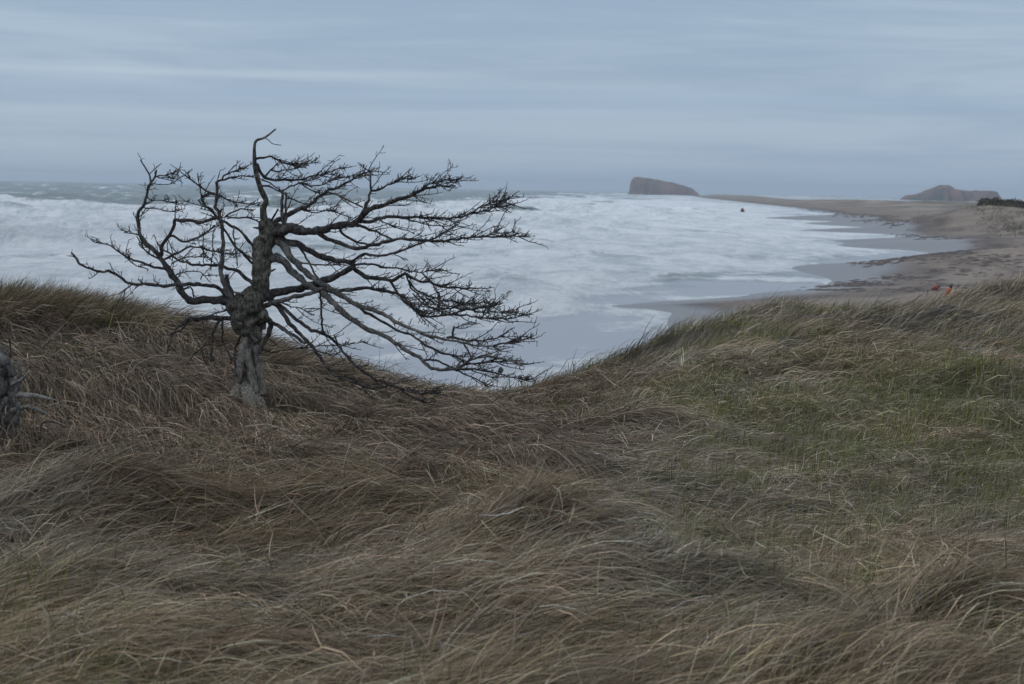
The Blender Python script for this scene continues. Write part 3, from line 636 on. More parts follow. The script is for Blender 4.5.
# traced limbs: (points in pixels, radius at start, at end, depth drift, bark, spur density)
D_, L_ = MB, MP
limbs = [
 # left side
 ([(238,304),(224,300),(206,300),(192,301),(184,296),(180,288),(175,279),(167,267),(162,259),(155.5,251),(146,244.5),(140,234),(138,221),(138,213),(143.7,205),(147,195),(150,184),(155,177),(156,170)],5.6,1.1,.35,D_,.5),
 ([(150,184),(149,175),(147,170),(140.4,160)],1.3,.6,.05,D_,.3),
 ([(155,177),(162,175.6),(171,174),(179,175)],1,.4,.05,D_,1.2),
 ([(157,177),(167,177),(174.6,179)],.9,.4,-.05,D_,1),
 ([(147,197),(149,200),(159.5,200.6),(172.6,202.6),(184,204)],.8,.4,.1,D_,.6),
 ([(143,208),(154,208.5),(167,211),(178,212)],.8,.35,-.1,D_,.5),
 ([(151,184),(160,184),(175,184)],.6,.3,.1,D_,.3),
 ([(139,235),(136,234.6),(130.5,233),(122.6,232.6)],.9,.4,0,D_,.8),
 ([(167,269),(154,267.5),(143.7,263),(135.8,261.6),(128,258),(118.7,252),(110.8,245),(103,243.8),(96,243),(90.4,240)],1.7,.5,-.2,D_,.5),
 ([(128,259),(135.8,265.5),(149,270)],.9,.5,0,D_,.3),
 ([(162,261),(150,255),(143.7,248.4),(137,236.6)],1.3,.6,-.1,D_,.8),
 ([(230,300),(220.5,289),(214,285.3),(199.5,284),(182,284),(162,286),(143.7,284),(133,284.6),(126.6,282),(117.4,275.4),(108,270.8),(97.6,271.4),(87,267.5),(79,263),(72,253)],2.6,1.0,-.35,D_,.25),
 ([(133,284.6),(125,289),(118.7,294.5)],1,.5,0,D_,.2),
 ([(240,322),(226,318),(212.6,317),(199.5,319.5),(189,318.6),(182.4,324.5),(174.5,329)],3.8,1.2,-.3,D_,.15),
 ([(189,320),(182.4,329.7),(173,333.7),(169,347),(166.6,353.4)],1.3,.6,-.1,D_,.2),
 ([(220.5,319),(212.6,333.7),(212.6,344),(210.7,361)],1.9,.9,-.1,D_,.2),
 ([(222.5,320),(222.5,340),(228,352),(232,364)],1.3,.6,.1,D_,.2),
 ([(212.6,344),(204.7,345.5),(195.5,352),(189.6,361)],1.1,.6,-.1,D_,.2),
 ([(236,307),(226,310),(216.6,313),(210,316.6)],1.3,.8,.1,D_,.2),
 ([(241,336),(236,345),(235,352),(235.7,376)],1.3,1.4,-.1,D_,0),
 ([(236,305),(231,298),(227,293),(224.5,284),(221,271),(222,257.6),(223,244.5),(222.5,231),(220.5,218),(216.6,207.6),(216.6,198.7),(217,181.6)],3.2,1.5,-.1,L_,.35),
 ([(217,181.6),(227,179),(235,177),(241.6,176.3),(253,176.3)],1.3,.5,.1,D_,.6),
 ([(222,180),(224.5,175.7),(229.7,172.4),(239,170),(247.5,167)],1.1,.5,-.05,D_,1.3),
 ([(232,300),(230,291),(227,283),(227,275)],3.4,2.0,.1,D_,.1),
 ([(258,262),(256,252),(252,244.5),(245.5,236.6),(237.6,228.7),(224.5,222),(215,217),(214,213),(204.7,205),(201.4,198),(209,193),(205,190),(196.8,184),(186,176)],2.2,.8,-.4,D_,.3),
 ([(209,193),(219,195),(229.7,201),(243,203),(258.7,206.6)],1.3,.5,.1,D_,.8),
 ([(162,256),(162,244.5),(170,234),(174,227),(175,220),(188.4,220),(197,222),(207,221),(216.6,218)],2.0,1.8,-.2,D_,.3),
 ([(175,220),(176,207.6),(176,200)],.8,.4,0,D_,.3),
 ([(167,236),(172.6,236),(183,242),(193,240),(202,234.6),(211,228.7),(214.6,224.7)],1.4,.9,.1,D_,.7),
 ([(164,259),(175,253.7),(183,250.4),(188.4,247),(200,247.8),(208.7,249.7),(224.5,253.7),(237.6,254)],1.3,.8,-.15,D_,.6),
 ([(258,290),(249.5,281),(243,276),(236,270),(219,265.5),(204.7,265),(192,265),(182,261.6),(172.6,255.7),(163.4,249.7),(158,243)],2.6,.7,.4,D_,.5),
 ([(258,268),(251,261.6),(241.6,252.4),(233.7,244.5),(224.5,231),(216.6,215.5),(207,209),(198,200)],1.8,.7,-.3,D_,.3),
 ([(233.7,224.7),(234,236.6),(236,250),(237.6,265.5)],.8,.7,0,L_,.3),
 ([(225.8,216.8),(231,213),(241.6,209),(253.4,210)],1.1,.6,0,D_,.8),
 ([(227,218),(237.6,217.5),(250.8,217.5),(260,223)],.9,1.0,.1,D_,.5),
 ([(202,234),(203,250),(204,264)],.6,.5,0,D_,.2),
 ([(211,270),(212,262),(213,250),(213,235)],.7,.5,0,D_,.2),
 ([(171,264),(185,257),(199,256),(212,259)],.9,.5,.1,D_,.6),
 ([(176,275),(186,271),(198,272),(210,277)],.8,.4,.1,D_,.5),
 ([(182,290),(190,286),(193,290),(194,300)],1.2,.8,-.05,D_,.2),
 # right side
 ([(264,237),(272,233),(282,230.5),(292,229.5),(302,232),(313,232),(326,228.7),(339.5,225.4),(352.6,223.4),(358,220.8),(365.8,213),(373.7,207.6),(384,205),(397,199.5),(410.5,195.5),(418,192),(428.4,188),(439,186),(454.7,185.5)],6.2,.8,-.5,D_,1.3),
 ([(268,228),(276,226),(285,227),(295,228),(303,231)],5,4.5,.0,D_,.2),
 ([(363,212),(368.4,200),(371,190.8),(371,175)],2.2,.8,.1,D_,.5),
 ([(371,191),(379,189.5),(389.5,185),(400,179.6),(409,178.7),(415.8,178.3)],1.4,.5,.1,D_,1.6),
 ([(327,191.4),(339.5,196),(352.6,202.6),(363,207)],1.0,.9,-.1,D_,.4),
 ([(418,192),(426,186),(436,182),(446,180),(458,181)],1.0,.4,.1,D_,1.8),
 ([(270,229),(277,221),(287.6,215),(297,210),(308.7,205.7),(319.7,196.7),(327.6,191.4),(338,187.5),(348.7,181),(356.6,176.3),(365.8,172.4),(370.4,171)],3.6,.7,.5,D_,1.4),
 ([(370,171),(364,168),(360.5,165.5)],.7,.4,0,D_,1.5),
 ([(300,209),(304,210.5),(317,212.5),(326,210.5),(336.8,210)],1.1,.4,.1,D_,1.2),
 ([(257,164),(257.4,167),(264,177.6),(274.5,179.6),(290,180.3),(303.4,179),(313,176.3),(323.7,173.7),(334,170.4),(339.5,167.8),(346,168.4)],1.9,.5,.4,D_,1.3),
 ([(264,177.6),(270.5,171),(279.7,161.8)],1.2,.5,-.1,D_,.4),
 ([(270.5,171),(283.7,171),(293,169),(299.5,167),(307,167.8)],1.0,.4,-.1,D_,.8),
 ([(260,186),(266.6,185.5),(274.5,189.5),(282,190.8),(290,186.8),(299.5,183),(312,180)],1.3,.5,-.2,D_,.8),
 ([(262,180),(272,184),(280,189)],1.0,.6,.1,D_,.3),
 ([(255.5,159),(264,157.6),(269.9,155.3),(277,159.9),(285,163),(294,165.8),(303.4,164.5),(315,163),(321,163.4)],1.4,.4,.2,D_,1.4),
 ([(264,137.5),(268,140),(272,144),(281,145)],.5,.25,0,D_,0),
 ([(283,231),(282,214),(282.4,200),(282,190)],2.1,1.5,.1,L_,.3),
 ([(286,230),(286,214),(285.5,192)],1.5,1.1,.05,D_,.3),
 ([(286,198),(298,201),(308,206)],1.0,.5,.1,D_,.6),
 ([(300,183),(302.6,185),(310.5,189.5),(318.4,194),(322,196)],.9,.6,.1,D_,.4),
 ([(302,183),(315,186),(326,184),(335,179),(341,175)],.9,.4,.1,D_,1.2),
 ([(270,225),(274,216),(278,209)],1.6,.9,-.1,D_,.2),
 ([(317,233),(330,240),(342,244.5),(352.6,247.8),(363,247.8),(373.7,244.5),(386.8,241.8),(400,239),(412,240),(429.7,241),(446.8,241),(462.6,238),(483.7,237),(499.5,236.6),(512.6,236.6),(527,237)],2.6,.6,-.5,D_,.9),
 ([(340,229),(342,233),(350,239),(358,243),(368,244.5)],1.5,1.2,.1,D_,.3),
 ([(351,261.6),(363,254),(373.7,255.7),(386.8,255),(400,251),(412,247),(421,243),(433.7,238.6),(444,232.6),(454.7,226)],1.7,.6,-.3,D_,.7),
 ([(360,222),(368,222),(379,218.8),(392,216),(402.6,217.5),(413,216.8),(425.8,217.5),(446.8,218),(460,218),(470.5,214),(483.7,211.6),(494,208),(504.7,206),(511,204)],2.2,.6,.4,D_,1.5),
 ([(466,216),(470.5,213),(478.4,207.6),(489,203.7),(499.5,201),(507,201)],1.2,.4,.1,D_,2.4),
 ([(356,224.7),(371,230),(384,235),(394.7,240)],1.6,1.0,.1,D_,.5),
 ([(378,219),(383,221.4),(392,226),(402.6,230),(414.5,233)],.8,.4,.1,D_,.5),
 ([(400,217),(410,219.5),(423,224),(433.7,226),(448,226),(456,223)],1.0,.5,.1,D_,.6),
 ([(486,237),(493,232),(500,229)],.8,.4,.0,D_,2.5),
 ([(500,236),(508,233),(514,231)],.6,.3,.1,D_,2.5),
 ([(268,240),(277,238),(287.6,241.8),(300,244.5),(308,250.4),(319.7,255.7),(333,259.6),(346,261.6),(352.6,264.9),(358,272),(368.4,277.4),(381.6,279),(392,280),(400,276.7),(405,274),(414.5,279),(420.5,281),(431,282.4),(439,286),(449.5,287.6),(462.6,288),(475.8,288),(491.6,287.6)],4.4,.5,-.3,D_,.8),
 ([(354,264),(373.7,264),(384,267.5),(397,268),(409,270.8),(421.8,272.5),(432,269.9),(444,269.9)],1.4,.5,.3,D_,.7),
 ([(421,272.5),(423,274.5),(431,281),(436,290),(440,300)],1.0,.7,-.1,D_,.7),
 ([(262,299),(272,294),(280,291.6),(293,289),(306,287),(315,284),(324,281),(333,277.4),(343.4,272),(352,267)],5.2,2.8,-.2,D_,.3),
 ([(264,306),(280,300.8),(293,297),(313,293),(324,288)],3.0,1.8,-.35,L_,.2),
 ([(318,286),(328,291),(339.5,291),(352.6,288.6),(365.8,288.6),(379,290),(395.8,293.5),(403.7,296),(409,303.4),(416.6,312.6),(425.8,316),(439,316.6),(452,314),(462.6,310.7),(475.8,308.7),(489,306),(501,304)],2.6,.6,-.3,D_,1.6),
 ([(450,314.5),(465,314.6),(475.8,318),(491.6,318.6),(507,319),(519,317),(525.8,314.6)],1.3,.4,-.1,D_,1.8),
 ([(389.5,280),(394.7,288),(399,295),(404,302),(412,308),(424,312)],1.5,.8,.1,D_,1),
 ([(406,276),(411.8,289),(420,297),(428,305),(437,311)],1.2,.7,.2,D_,1.3),
 ([(409,281),(418,291.6),(428.4,296),(436,298),(449.5,301),(465,303.4),(483.7,302.8),(499.5,303.4)],1.3,.5,.1,D_,1.5),
 ([(439,292),(440,303),(433.7,311)],.9,.6,0,D_,.8),
 ([(412.6,293),(423,304.7),(433,309),(448,309),(462,305),(478,304)],1.0,.5,.1,D_,1.2),
 ([(426,297),(436,305),(450,306),(465,309),(480,313),(500,312),(515,312)],.9,.4,.15,D_,1.4),
 ([(266,261),(277,256),(283,260),(291,271),(303,281),(315,289),(321,291),(332.6,302),(343,312.6),(353.7,320.5),(366.8,329),(380,334),(391.8,340),(401,346.8),(410,352.5),(421.8,359.7),(429.7,367),(441.6,370),(453.4,369),(462.6,365.7),(470.5,360),(475.8,357.8),(485,355.8),(499.5,357.8),(512.6,361),(523,366)],4.8,.7,-1.0,L_,.45),
 ([(276,242),(284,246),(287.6,252),(294,261),(303.4,271),(315,280),(331,289),(345.8,298),(359,306),(372,310),(384,314.6),(398,323),(410,328),(423,334),(436,337.4),(452,340.7),(465,343),(478.4,346),(491.6,346.6),(502,350)],4.2,.6,-.9,L_,.7),
 ([(422,361),(428,359.5),(439,361),(448,365.7),(454.7,369)],1.3,1.1,-.05,D_,.3),
 ([(453.4,369),(468,369),(481,369.6),(494,373),(507,376),(520.5,379.5),(533.7,379.5)],1.4,.6,-.2,D_,1.0),
 ([(455,370),(469,376),(481,380.8),(489,386.7)],1.0,.4,.1,D_,.6),
 ([(472,370),(486,376),(499.5,381.4)],.8,.4,.1,D_,.8),
 ([(460,367),(469,364),(483.7,363),(499.5,361),(512,361)],1.0,.5,.1,D_,1.4),
 ([(446,338),(452,336.5),(465,340.7),(481,341),(494,339),(502,335.4),(507,331.4),(515,328)],1.5,.6,.2,D_,.7),
 ([(493,346),(499.5,344),(512.6,342.6),(521.8,336.7),(528,336),(535,338)],1.1,.5,.1,D_,1.6),
 ([(453.4,337),(453.4,327)],1.1,1.1,0,D_,0),
 ([(453.4,328),(465,325),(475,323.6)],.6,.3,0,D_,.3),
 ([(463,343),(469,352),(473,357.8)],1.1,.8,0,D_,.2),
 ([(355,304),(365.5,312.6),(377.4,318),(389,325.8),(399.7,331),(410,334.3),(421.8,342),(433.7,349),(443,353.8),(454.7,355.8),(461,359.7),(465,364)],1.7,1.0,.1,D_,.5),
 ([(268,298),(275,304),(281,310),(288,320.5),(297,331),(306,340),(314,349.5),(322,360),(330,372),(340.5,378),(353.7,382),(364,387),(370.8,389.7),(378.7,386.4),(388,386)],3.0,.9,-.6,D_,.3),
 ([(262,318),(268,320.5),(278.4,325.8),(289,332),(305,343)],2.6,1.6,-.3,D_,.2),
 ([(270,299),(280,304.7),(291.8,316.6),(301,323),(311.6,330.4),(323.4,334),(332.6,339),(339,345),(345.8,355.5),(356,366),(369.5,375),(382.6,382.5),(395.8,387),(409,391.7),(422,393.7),(440.5,392.4)],2.4,.8,-.7,D_,.8),
 ([(400,389),(409,395),(422,402),(439,406)],1.1,.6,0,D_,.5),
 ([(320,290),(321,298),(321.4,311),(322,329.7),(325,334)],1.2,1.1,.1,D_,.5),
 ([(262,349.5),(275.8,352),(295.8,348.8),(319.5,346),(343,344),(366.8,342)],1.0,.4,-.3,D_,.4),
 ([(272,302),(280,303),(299.7,308.7),(314,314.6)],.9,.5,.2,D_,.5),
 ([(305,309),(324.7,308.7),(334,312)],.7,.4,.1,D_,.3),
 ([(317,351),(332.6,356),(340.5,352)],.9,.6,.1,D_,.5),
 ([(266,318),(271.8,323),(269,333.7),(265,341.6),(258.7,353.4)],3.6,1.6,-.1,D_,.1),
 ([(267,338),(273,341.6),(278.4,348)],.9,.5,0,D_,.2),
 ([(231,315),(241.6,316.6),(246.8,323),(249,332),(256,341.6)],1.8,2.0,-.05,L_,0),
 ([(299,262),(313,265.5),(326,265.5),(339.5,264)],1.0,.8,.2,D_,.5),
 ([(297,245),(304,252.4),(310.5,265.5),(318.4,278.7),(321,286)],1.4,1.0,-.1,D_,.2),
 ([(334,335),(339,345)],.9,.9,0,D_,0),
 ([(334,336),(345,327),(352,322)],.5,.3,.05,D_,.2),
]
samples = [np.array([[a, b, 0., -1] for a, b, r, d in trunk_px] + [[a, b, d, -1] for a, b, r, d in lead_px])]
def dens_pts(pts):
    out = []
    for (x0, y0), (x1, y1) in zip(pts[:-1], pts[1:]):
        m = max(1, int(math.hypot(x1 - x0, y1 - y0) / 2))
        for j in range(m): t = j / m; out.append((x0 + (x1 - x0) * t, y0 + (y1 - y0) * t))
    out.append(pts[-1]); return out
def spur(tb, p, base_dir, ln, r, kids=True):
    """short knobbly shoot of a dead spruce: bent, with bud scars"""
    n = 4; path = []; q = np.array(p, float); d = np.array(base_dir, float)
    for i in range(n + 1):
        path.append((*q, r * (1 - .55 * i / n))); d = d + rng.normal(0, .22, 3); d /= np.linalg.norm(d); q = q + d * ln / n
    path = np.array(path)
    path[-1, 3] *= 1.9 if ln < .09 else 1.0
    tb.tube(path, 4)
    if kids and ln > .05:
        for _ in range(rng.integers(1, 4)):
            i = rng.integers(1, n); dd = d + rng.normal(0, .8, 3) + np.array([.3, 0, .2]); dd /= np.linalg.norm(dd)
            spur(tb, path[i, :3], dd, ln * rng.uniform(.3, .6), r * .7, ln > .12)
limb_objs = []; tree_samp = samples[0]
for li, (pts, r0, r1, dd, mt, sp) in enumerate(limbs):
    dist = np.hypot(tree_samp[:, 0] - pts[0][0], tree_samp[:, 1] - pts[0][1]); j = int(dist.argmin())
    dep0 = tree_samp[j, 2]; par = int(tree_samp[j, 3])
    length = sum(math.hypot(b[0] - a[0], b[1] - a[1]) for a, b in zip(pts[:-1], pts[1:]))
    ps = dens_pts(pts); n = len(ps); wob = np.cumsum(rng.normal(0, .004, n)); path = []; samp = []
    for i, (x, y) in enumerate(ps):
        t = i / max(1, n - 1); dep = dep0 + dd * t ** 1.1 + wob[i] * .6
        r = r0 + (r1 - r0) * t ** .75
        if i % 2 == 0 or i == n - 1: path.append(W3(x + rng.normal(0, .42), y + rng.normal(0, .42), dep, max(.40, r * .90 * rng.uniform(.88, 1.12))))
        samp.append((x, y, dep, li))
    tb = TB(); sm = smooth_path(path, .012 if r0 > 2 else .02)
    tb.tube(sm, 12 if r0 > 3 else (8 if r0 > 1.5 else 6), .22 if r0 > 1.5 else .12, li)
    # spurs and twiglets
    Lm = length * PXM; cnt = int(Lm * 34 * sp * 1.5)
    for _ in range(cnt):
        t = rng.beta(2.2, 1.1); i = min(len(sm) - 2, int(t * (len(sm) - 1))); tang = sm[i + 1, :3] - sm[i, :3]; tang /= np.linalg.norm(tang) + 1e-9
        up_ = np.array([0.15, 0, 1.0]); side = rng.normal(0, 1, 3); side -= tang * side.dot(tang)
        d = tang * .55 + up_ * rng.uniform(-.1, 1.0) + side * .45; d /= np.linalg.norm(d)
        ln = rng.choice([.028, .045, .075, .15], p=[.42, .36, .19, .03]) * rng.uniform(.7, 1.3)
        spur(tb, sm[i, :3], d, ln, .0034)
    # longer thin side twigs with their own spurs
    for _ in range(int(Lm * 8.5 * (sp + (.6 if pts[0][0] < 262 and pts[-1][0] < 262 else .35)))):
        t = rng.uniform(.25, .98); i = min(len(sm) - 2, int(t * (len(sm) - 1))); tang = sm[i + 1, :3] - sm[i, :3]; tang /= np.linalg.norm(tang) + 1e-9
        side = rng.normal(0, 1, 3); side -= tang * side.dot(tang); d = tang * .9 + side * .5 + np.array([.25, -.1, .05]); d /= np.linalg.norm(d)
        q = sm[i, :3].copy(); pp = []; m = 7; ln = rng.uniform(.08, .30) * (.6 if pts[0][0] < 240 else 1)
        for a in range(m + 1):
            pp.append((*q, .0046 * (1 - .5 * a / m))); d = d + rng.normal(0, .10, 3) + np.array([.04, 0, .02]); d /= np.linalg.norm(d); q = q + d * ln / m
        pp = np.array(pp); tb.tube(pp, 5)
        for a in range(1, m + 1):
            if rng.random() < .7:
                e = d * .5 + rng.normal(0, .5, 3) + np.array([.1, 0, .45]); e /= np.linalg.norm(e); spur(tb, pp[a, :3], e, rng.uniform(.02, .06), .0032, False)
    if par < 0: o = tb.build('branch', mt, root); top = li
    else:
        top = limb_objs[par][1]; o = tb.build('side_branch', mt, limb_objs[top][0])
    limb_objs.append((o, top)); tree_samp = np.concatenate([tree_samp, np.array(samp)])
# a cone still hanging in the lowest spray
cz_ = W3(500.8, 370, -1.05, 2.6); tb = TB()
tb.tube(smooth_path([(cz_[0], cz_[1], cz_[2] - .024, .006), (cz_[0], cz_[1], cz_[2] - .01, .02), (cz_[0], cz_[1], cz_[2] + .008, .02), (cz_[0], cz_[1], cz_[2] + .022, .008)], .004), 10, .3, 5)
tb.build('cone', MB, root)

# ------------------------------------------------------------------ weathered stump at the left edge
SY = 12.9; st = bpy.data.objects.new('driftwood_stump', None); COL.objects.link(st)
tag(st, 'weathered grey stump of dead wood with broken spikes at the left edge', 'stump')
def S3(px, py, dep, rp): p = P(px, py, SY + dep); return (p[0], p[1], p[2], rp * .8 * SY / F)
tb = TB()
for pts, sd in (([(6,470,0,10),(5,445,0,8),(8,425,0,6.5),(13,402,0,5.5),(11,380,0,5.5),(7,364,0,4),(5,350,0,1.2)],20),
                ([(-30,470,.1,12),(-24,440,.1,11),(-12,415,.05,10),(0,395,.0,8),(4,370,-.03,6)],14),
                ([(16,452,-.08,4),(14,432,-.1,3.2),(19,412,-.1,3.4),(16,395,-.08,3),(20,372,-.08,2.2),(17,358,-.08,.6)],12),([(2,440,.05,4),(-2,400,.05,4),(3,370,.05,3),(0,344,.05,.8)],10),
                ([(-20,358,.05,5),(-5,356,.0,6),(6,362,-.04,5.5),(12,376,-.05,4)],12),
                ([(8,398,-.1,3),(0,412,-.12,3.4),(-4,430,-.12,3),(2,448,-.1,4)],10)):
    tb.tube(smooth_path([S3(a, b, d, r) for a, b, d, r in pts], .012), sd, .55, sd)
tb.build('stump', MP, st)
for pts in ([(14,395,-.05,3.4),(24,395,-.12,3.6),(36,396,-.16,2.8),(48,398.5,-.2,1.7),(57,400.5,-.22,.5)], [(12,410,-.05,3),(26,407,-.12,2.6),(36,409,-.16,2.6),(48,414,-.2,.6)], [(12,384,-.05,2.5),(22,379,-.1,2.2),(29,372,-.1,1)],
            [(10,362,0,1.5),(10.5,348,0,1.1),(9.5,338,0,1.3),(10.5,327,0,.7)], [(10,336,0,.7),(14,331,0,.5)], [(34,447,-.2,1.4),(40,437,-.22,1.3),(42,424,-.22,1.1),(54,422,-.22,.9),(70,430,-.25,.6)]):
    tb = TB(); tb.tube(smooth_path([S3(a, b, d, r) for a, b, d, r in pts], .01), 9, .3, pts[0][0]); tb.build('broken_branch', MW if pts[0][3] > 2 else MB, st)

# ------------------------------------------------------------------ dead sticks in the grass
def stick(label, pts, mat, Yd):
    tb = TB(); first = True
    for q in pts:
        tb.tube(smooth_path([(*P(a, b, Yd + d), r * Yd / F) for a, b, d, r in q], .012), 7, .25, q[0][0])
    o = tb.build('fallen_branch', mat); tag(o, label, 'fallen branch'); return o
stick('thin dark forked dead branch poking out of the brown slope', [[(268,474,0,1.0),(280,470,0,1.6),(290,470,0,1.8),(299,478,-.03,1.7),(307,486,-.05,1.4)], [(290,470,0,1.0),(298,463,0,.5)], [(299,478,0,1.0),(309,477,0,.5)]], MB, 12.4)
stick('short dark upright snag standing in the combed grass', [[(329,500,0,1.8),(330,490,0,1.8),(332,482,0,.9)]], MB, 12.0)
stick('dark rotten knot of wood lying in grass right of the tree', [[(461,440,0,1.6),(465,444,0,2.6),(470,450,0,2.2),(473,456,0,1.0)]], MB, 14.2)

# ------------------------------------------------------------------ floats washed ashore
ORG = mat_plain('orange_plastic', (.42, .13, .06), .5, .12, 8); DKP = mat_plain('dark_plastic', (.06, .03, .025), .6, .2, 8); RED = mat_plain('faded_red_plastic', (.28, .085, .07), .5, .15, 8)
def float_buoy(label, base, top, r, mat, ring):
    base = np.array(base); top = np.array(top); ax = top - base
    root_ = bpy.data.objects.new('fishing_float', None); COL.objects.link(root_); tag(root_, label, 'float')
    tb = TB(); tb.tube(smooth_path([(*(base + ax * t), r * s_) for t, s_ in ((0, .35), (.08, .6), (.3, .8), (.6, 1.0), (.82, .98), (.93, .7), (1.0, .4))], r * .2), 18); tb.build('body', mat, root_)
    tb = TB(); tb.tube(smooth_path([(*(base + ax * t), r * s_) for t, s_ in ((.96, .55), (1.04, .5), (1.14, .32))], r * .2), 14); tb.build('cap', DKP, root_)
    tb = TB(); n = ax / np.linalg.norm(ax); a = np.cross(n, [0, 1, 0]); a /= np.linalg.norm(a); b = np.cross(n, a)
    ctr = base + ax * 1.2; tb.tube([(*(ctr + (a * math.cos(t) * .5 + n * math.sin(t) * .5) * r * .6), r * .1) for t in np.linspace(0, 2 * np.pi, 14)], 6); tb.build('rope_loop', DKP, root_)
float_buoy('orange float tilted in the pale grass on the dune crest', P(944.5, 301, 47.0), P(950.5, 287.5, 47.0), 3.3 * 47 / F, ORG, True)
q = P(932, 282.5, 150.0)
float_buoy('faded red float lying on the dark wrack of the beach', (q[0], q[1], float(ground(np.array([q[0]]), np.array([q[1]]))[0]) + .2), (q[0] + .5, q[1], float(ground(np.array([q[0]]), np.array([q[1]]))[0]) + .36), .22, RED, False)

# ------------------------------------------------------------------ seaweed wrack
vs, ts, cs, nb = [], [], [], 0
lines_ = [[(872,268,.3),(905,265,.5),(950,262,.9),(1000,258,1.3)],[(893,274,.6),(930,271,.9),(975,266,1.2),(1010,262,1.4)],[(905,262,.2),(935,254,.5),(965,250,.7),(1010,247,1.2)],[(900,283,1),(940,277,1.2),(990,270,1.3)],
          [(893,233,.4),(930,240,.5),(970,243,.9)],[(855,216.5,.3),(880,222,.4),(915,231,.5)],[(815,287,.3),(850,283,.5),(880,277,.7)],[(800,209,.4),(840,214,.4),(870,221,.5)]]
for ln in lines_:
    w3 = []
    for px, py, z in ln:
        d = FW + RI * ((px - 512) / F) - UP * ((py - 342) / F); w3.append(CAM + d * ((z - CAM[2]) / d[2]))
    w3 = np.array(w3); m = 420; t = rng.random(m) * (len(w3) - 1); i = t.astype(int); f = (t - i)[:, None]; c = w3[i] * (1 - f) + w3[i + 1] * f
    wid = .010 * c[:, 1]
    x = c[:, 0] + rng.normal(0, 1, m) * wid * .6; y = c[:, 1] + rng.normal(0, 1, m) * wid * 2.0
    keepm = fbm(x / 4, y / 7, 77, 3) > .44; x, y = x[keepm], y[keepm]; z = ground(x, y)
    for a, b, zz in zip(x, y, z):
        r = rng.uniform(.08, .36) * (b / 180) ** .6; k_ = 9; th = np.linspace(0, 2 * np.pi, k_, endpoint=False); rr = r * rng.uniform(.5, 1.3, k_)
        ring = np.stack([a + np.cos(th) * rr * 1.8, b + np.sin(th) * rr, np.full(k_, zz - .04)], 1)
        ring2 = np.stack([a + np.cos(th) * rr * 1.0, b + np.sin(th) * rr * .6, zz + r * .22 * rng.uniform(.3, 1, k_)], 1)
        top_ = np.array([[a, b, zz + r * .28]]); vs.append(np.concatenate([ring, ring2, top_]))
        for e in range(k_):
            g2 = (e + 1) % k_; ts += [(nb + e, nb + g2, nb + k_ + g2), (nb + e, nb + k_ + g2, nb + k_ + e), (nb + k_ + e, nb + k_ + g2, nb + 2 * k_)]
        cs.append(np.tile(np.array([.062, .046, .038]) * rng.uniform(.6, 1.8), (2 * k_ + 1, 1))); nb += 2 * k_ + 1
o = mesh_np('seaweed', np.concatenate(vs), tris=np.array(ts), mat=MGR, color=np.concatenate(cs), attrs={'wet': np.full(nb, .5)}); tag(o, 'dark lines of seaweed wrack on the beach', 'seaweed', kind='stuff')

# ------------------------------------------------------------------ far small things
def rock(label, name, cat, px, py, Y, w, h, mat, seed, zb=None):
    p = P(px, py, Y); zb = p[2] if zb is None else zb; tb = TB(); n = 9
    tb.tube([(p[0] + (vnoise(np.array([i * .7]), np.array([seed]))[0] - .5) * w * .4, Y, zb - .4 + (h + .4) * i / n, w * .5 * (1 - (i / n) ** 2.2) ** .5 + .05) for i in range(n + 1)], 14, .4, seed)
    o = tb.build(name, mat); tag(o, label, cat); return o
rock('dark rock standing in the shallow wash off the beach', 'rock', 'rock', 742, 213.5, 800, 1.4, 1.7, MR, 3, 0.0)
pb = P(885, 199, 1450)
vs = []; m = 500; th = rng.uniform(0, 6.28, m); r = np.sqrt(rng.random(m)) * 1.5; x = pb[0] + r * np.cos(th); y = 1450 + r * np.sin(th); z0 = ground(np.array([pb[0]]), np.array([1450.]))[0]
z = z0 + .2 + 2.3 * rng.random(m) * (1 - (r / 1.6) ** 2); pc = np.stack([x, y, z], 1); a = rng.normal(0, .2, (m, 3)); b = rng.normal(0, .2, (m, 3))
o = mesh_np('bush', np.stack([pc - a, pc + b, pc + a, pc - b], 1).reshape(-1, 3), quads=np.arange(m * 4).reshape(-1, 4), mat=MG, color=np.tile(np.array([.04, .045, .03]), (m * 4, 1)), smooth=False)
tag(o, 'lone dark bush on the far spit between the two headlands', 'bush')

# ------------------------------------------------------------------ haze
HD = 1.35e-4
t = NT('haze_air'); v = t.n('ShaderNodeVolumePrincipled'); v.inputs['Density'].default_value = HD; v.inputs['Color'].default_value = (.80, .90, 1.0, 1); v.inputs['Anisotropy'].default_value = .2
t.l(v.outputs[0], t.out.inputs['Volume'])
x0, x1, y0, y1, z0_, z1 = -9000, 9000, -700, 12500, -6, 56
hv = np.array([(x, y, z) for z in (z0_, z1) for y in (y0, y1) for x in (x0, x1)], float)
hz = mesh_np('haze', hv, quads=[(0, 2, 3, 1), (4, 5, 7, 6), (0, 1, 5, 4), (2, 6, 7, 3), (0, 4, 6, 2), (1, 3, 7, 5)], mat=t.m, smooth=False)
tag(hz, 'sea haze', kind='stuff')

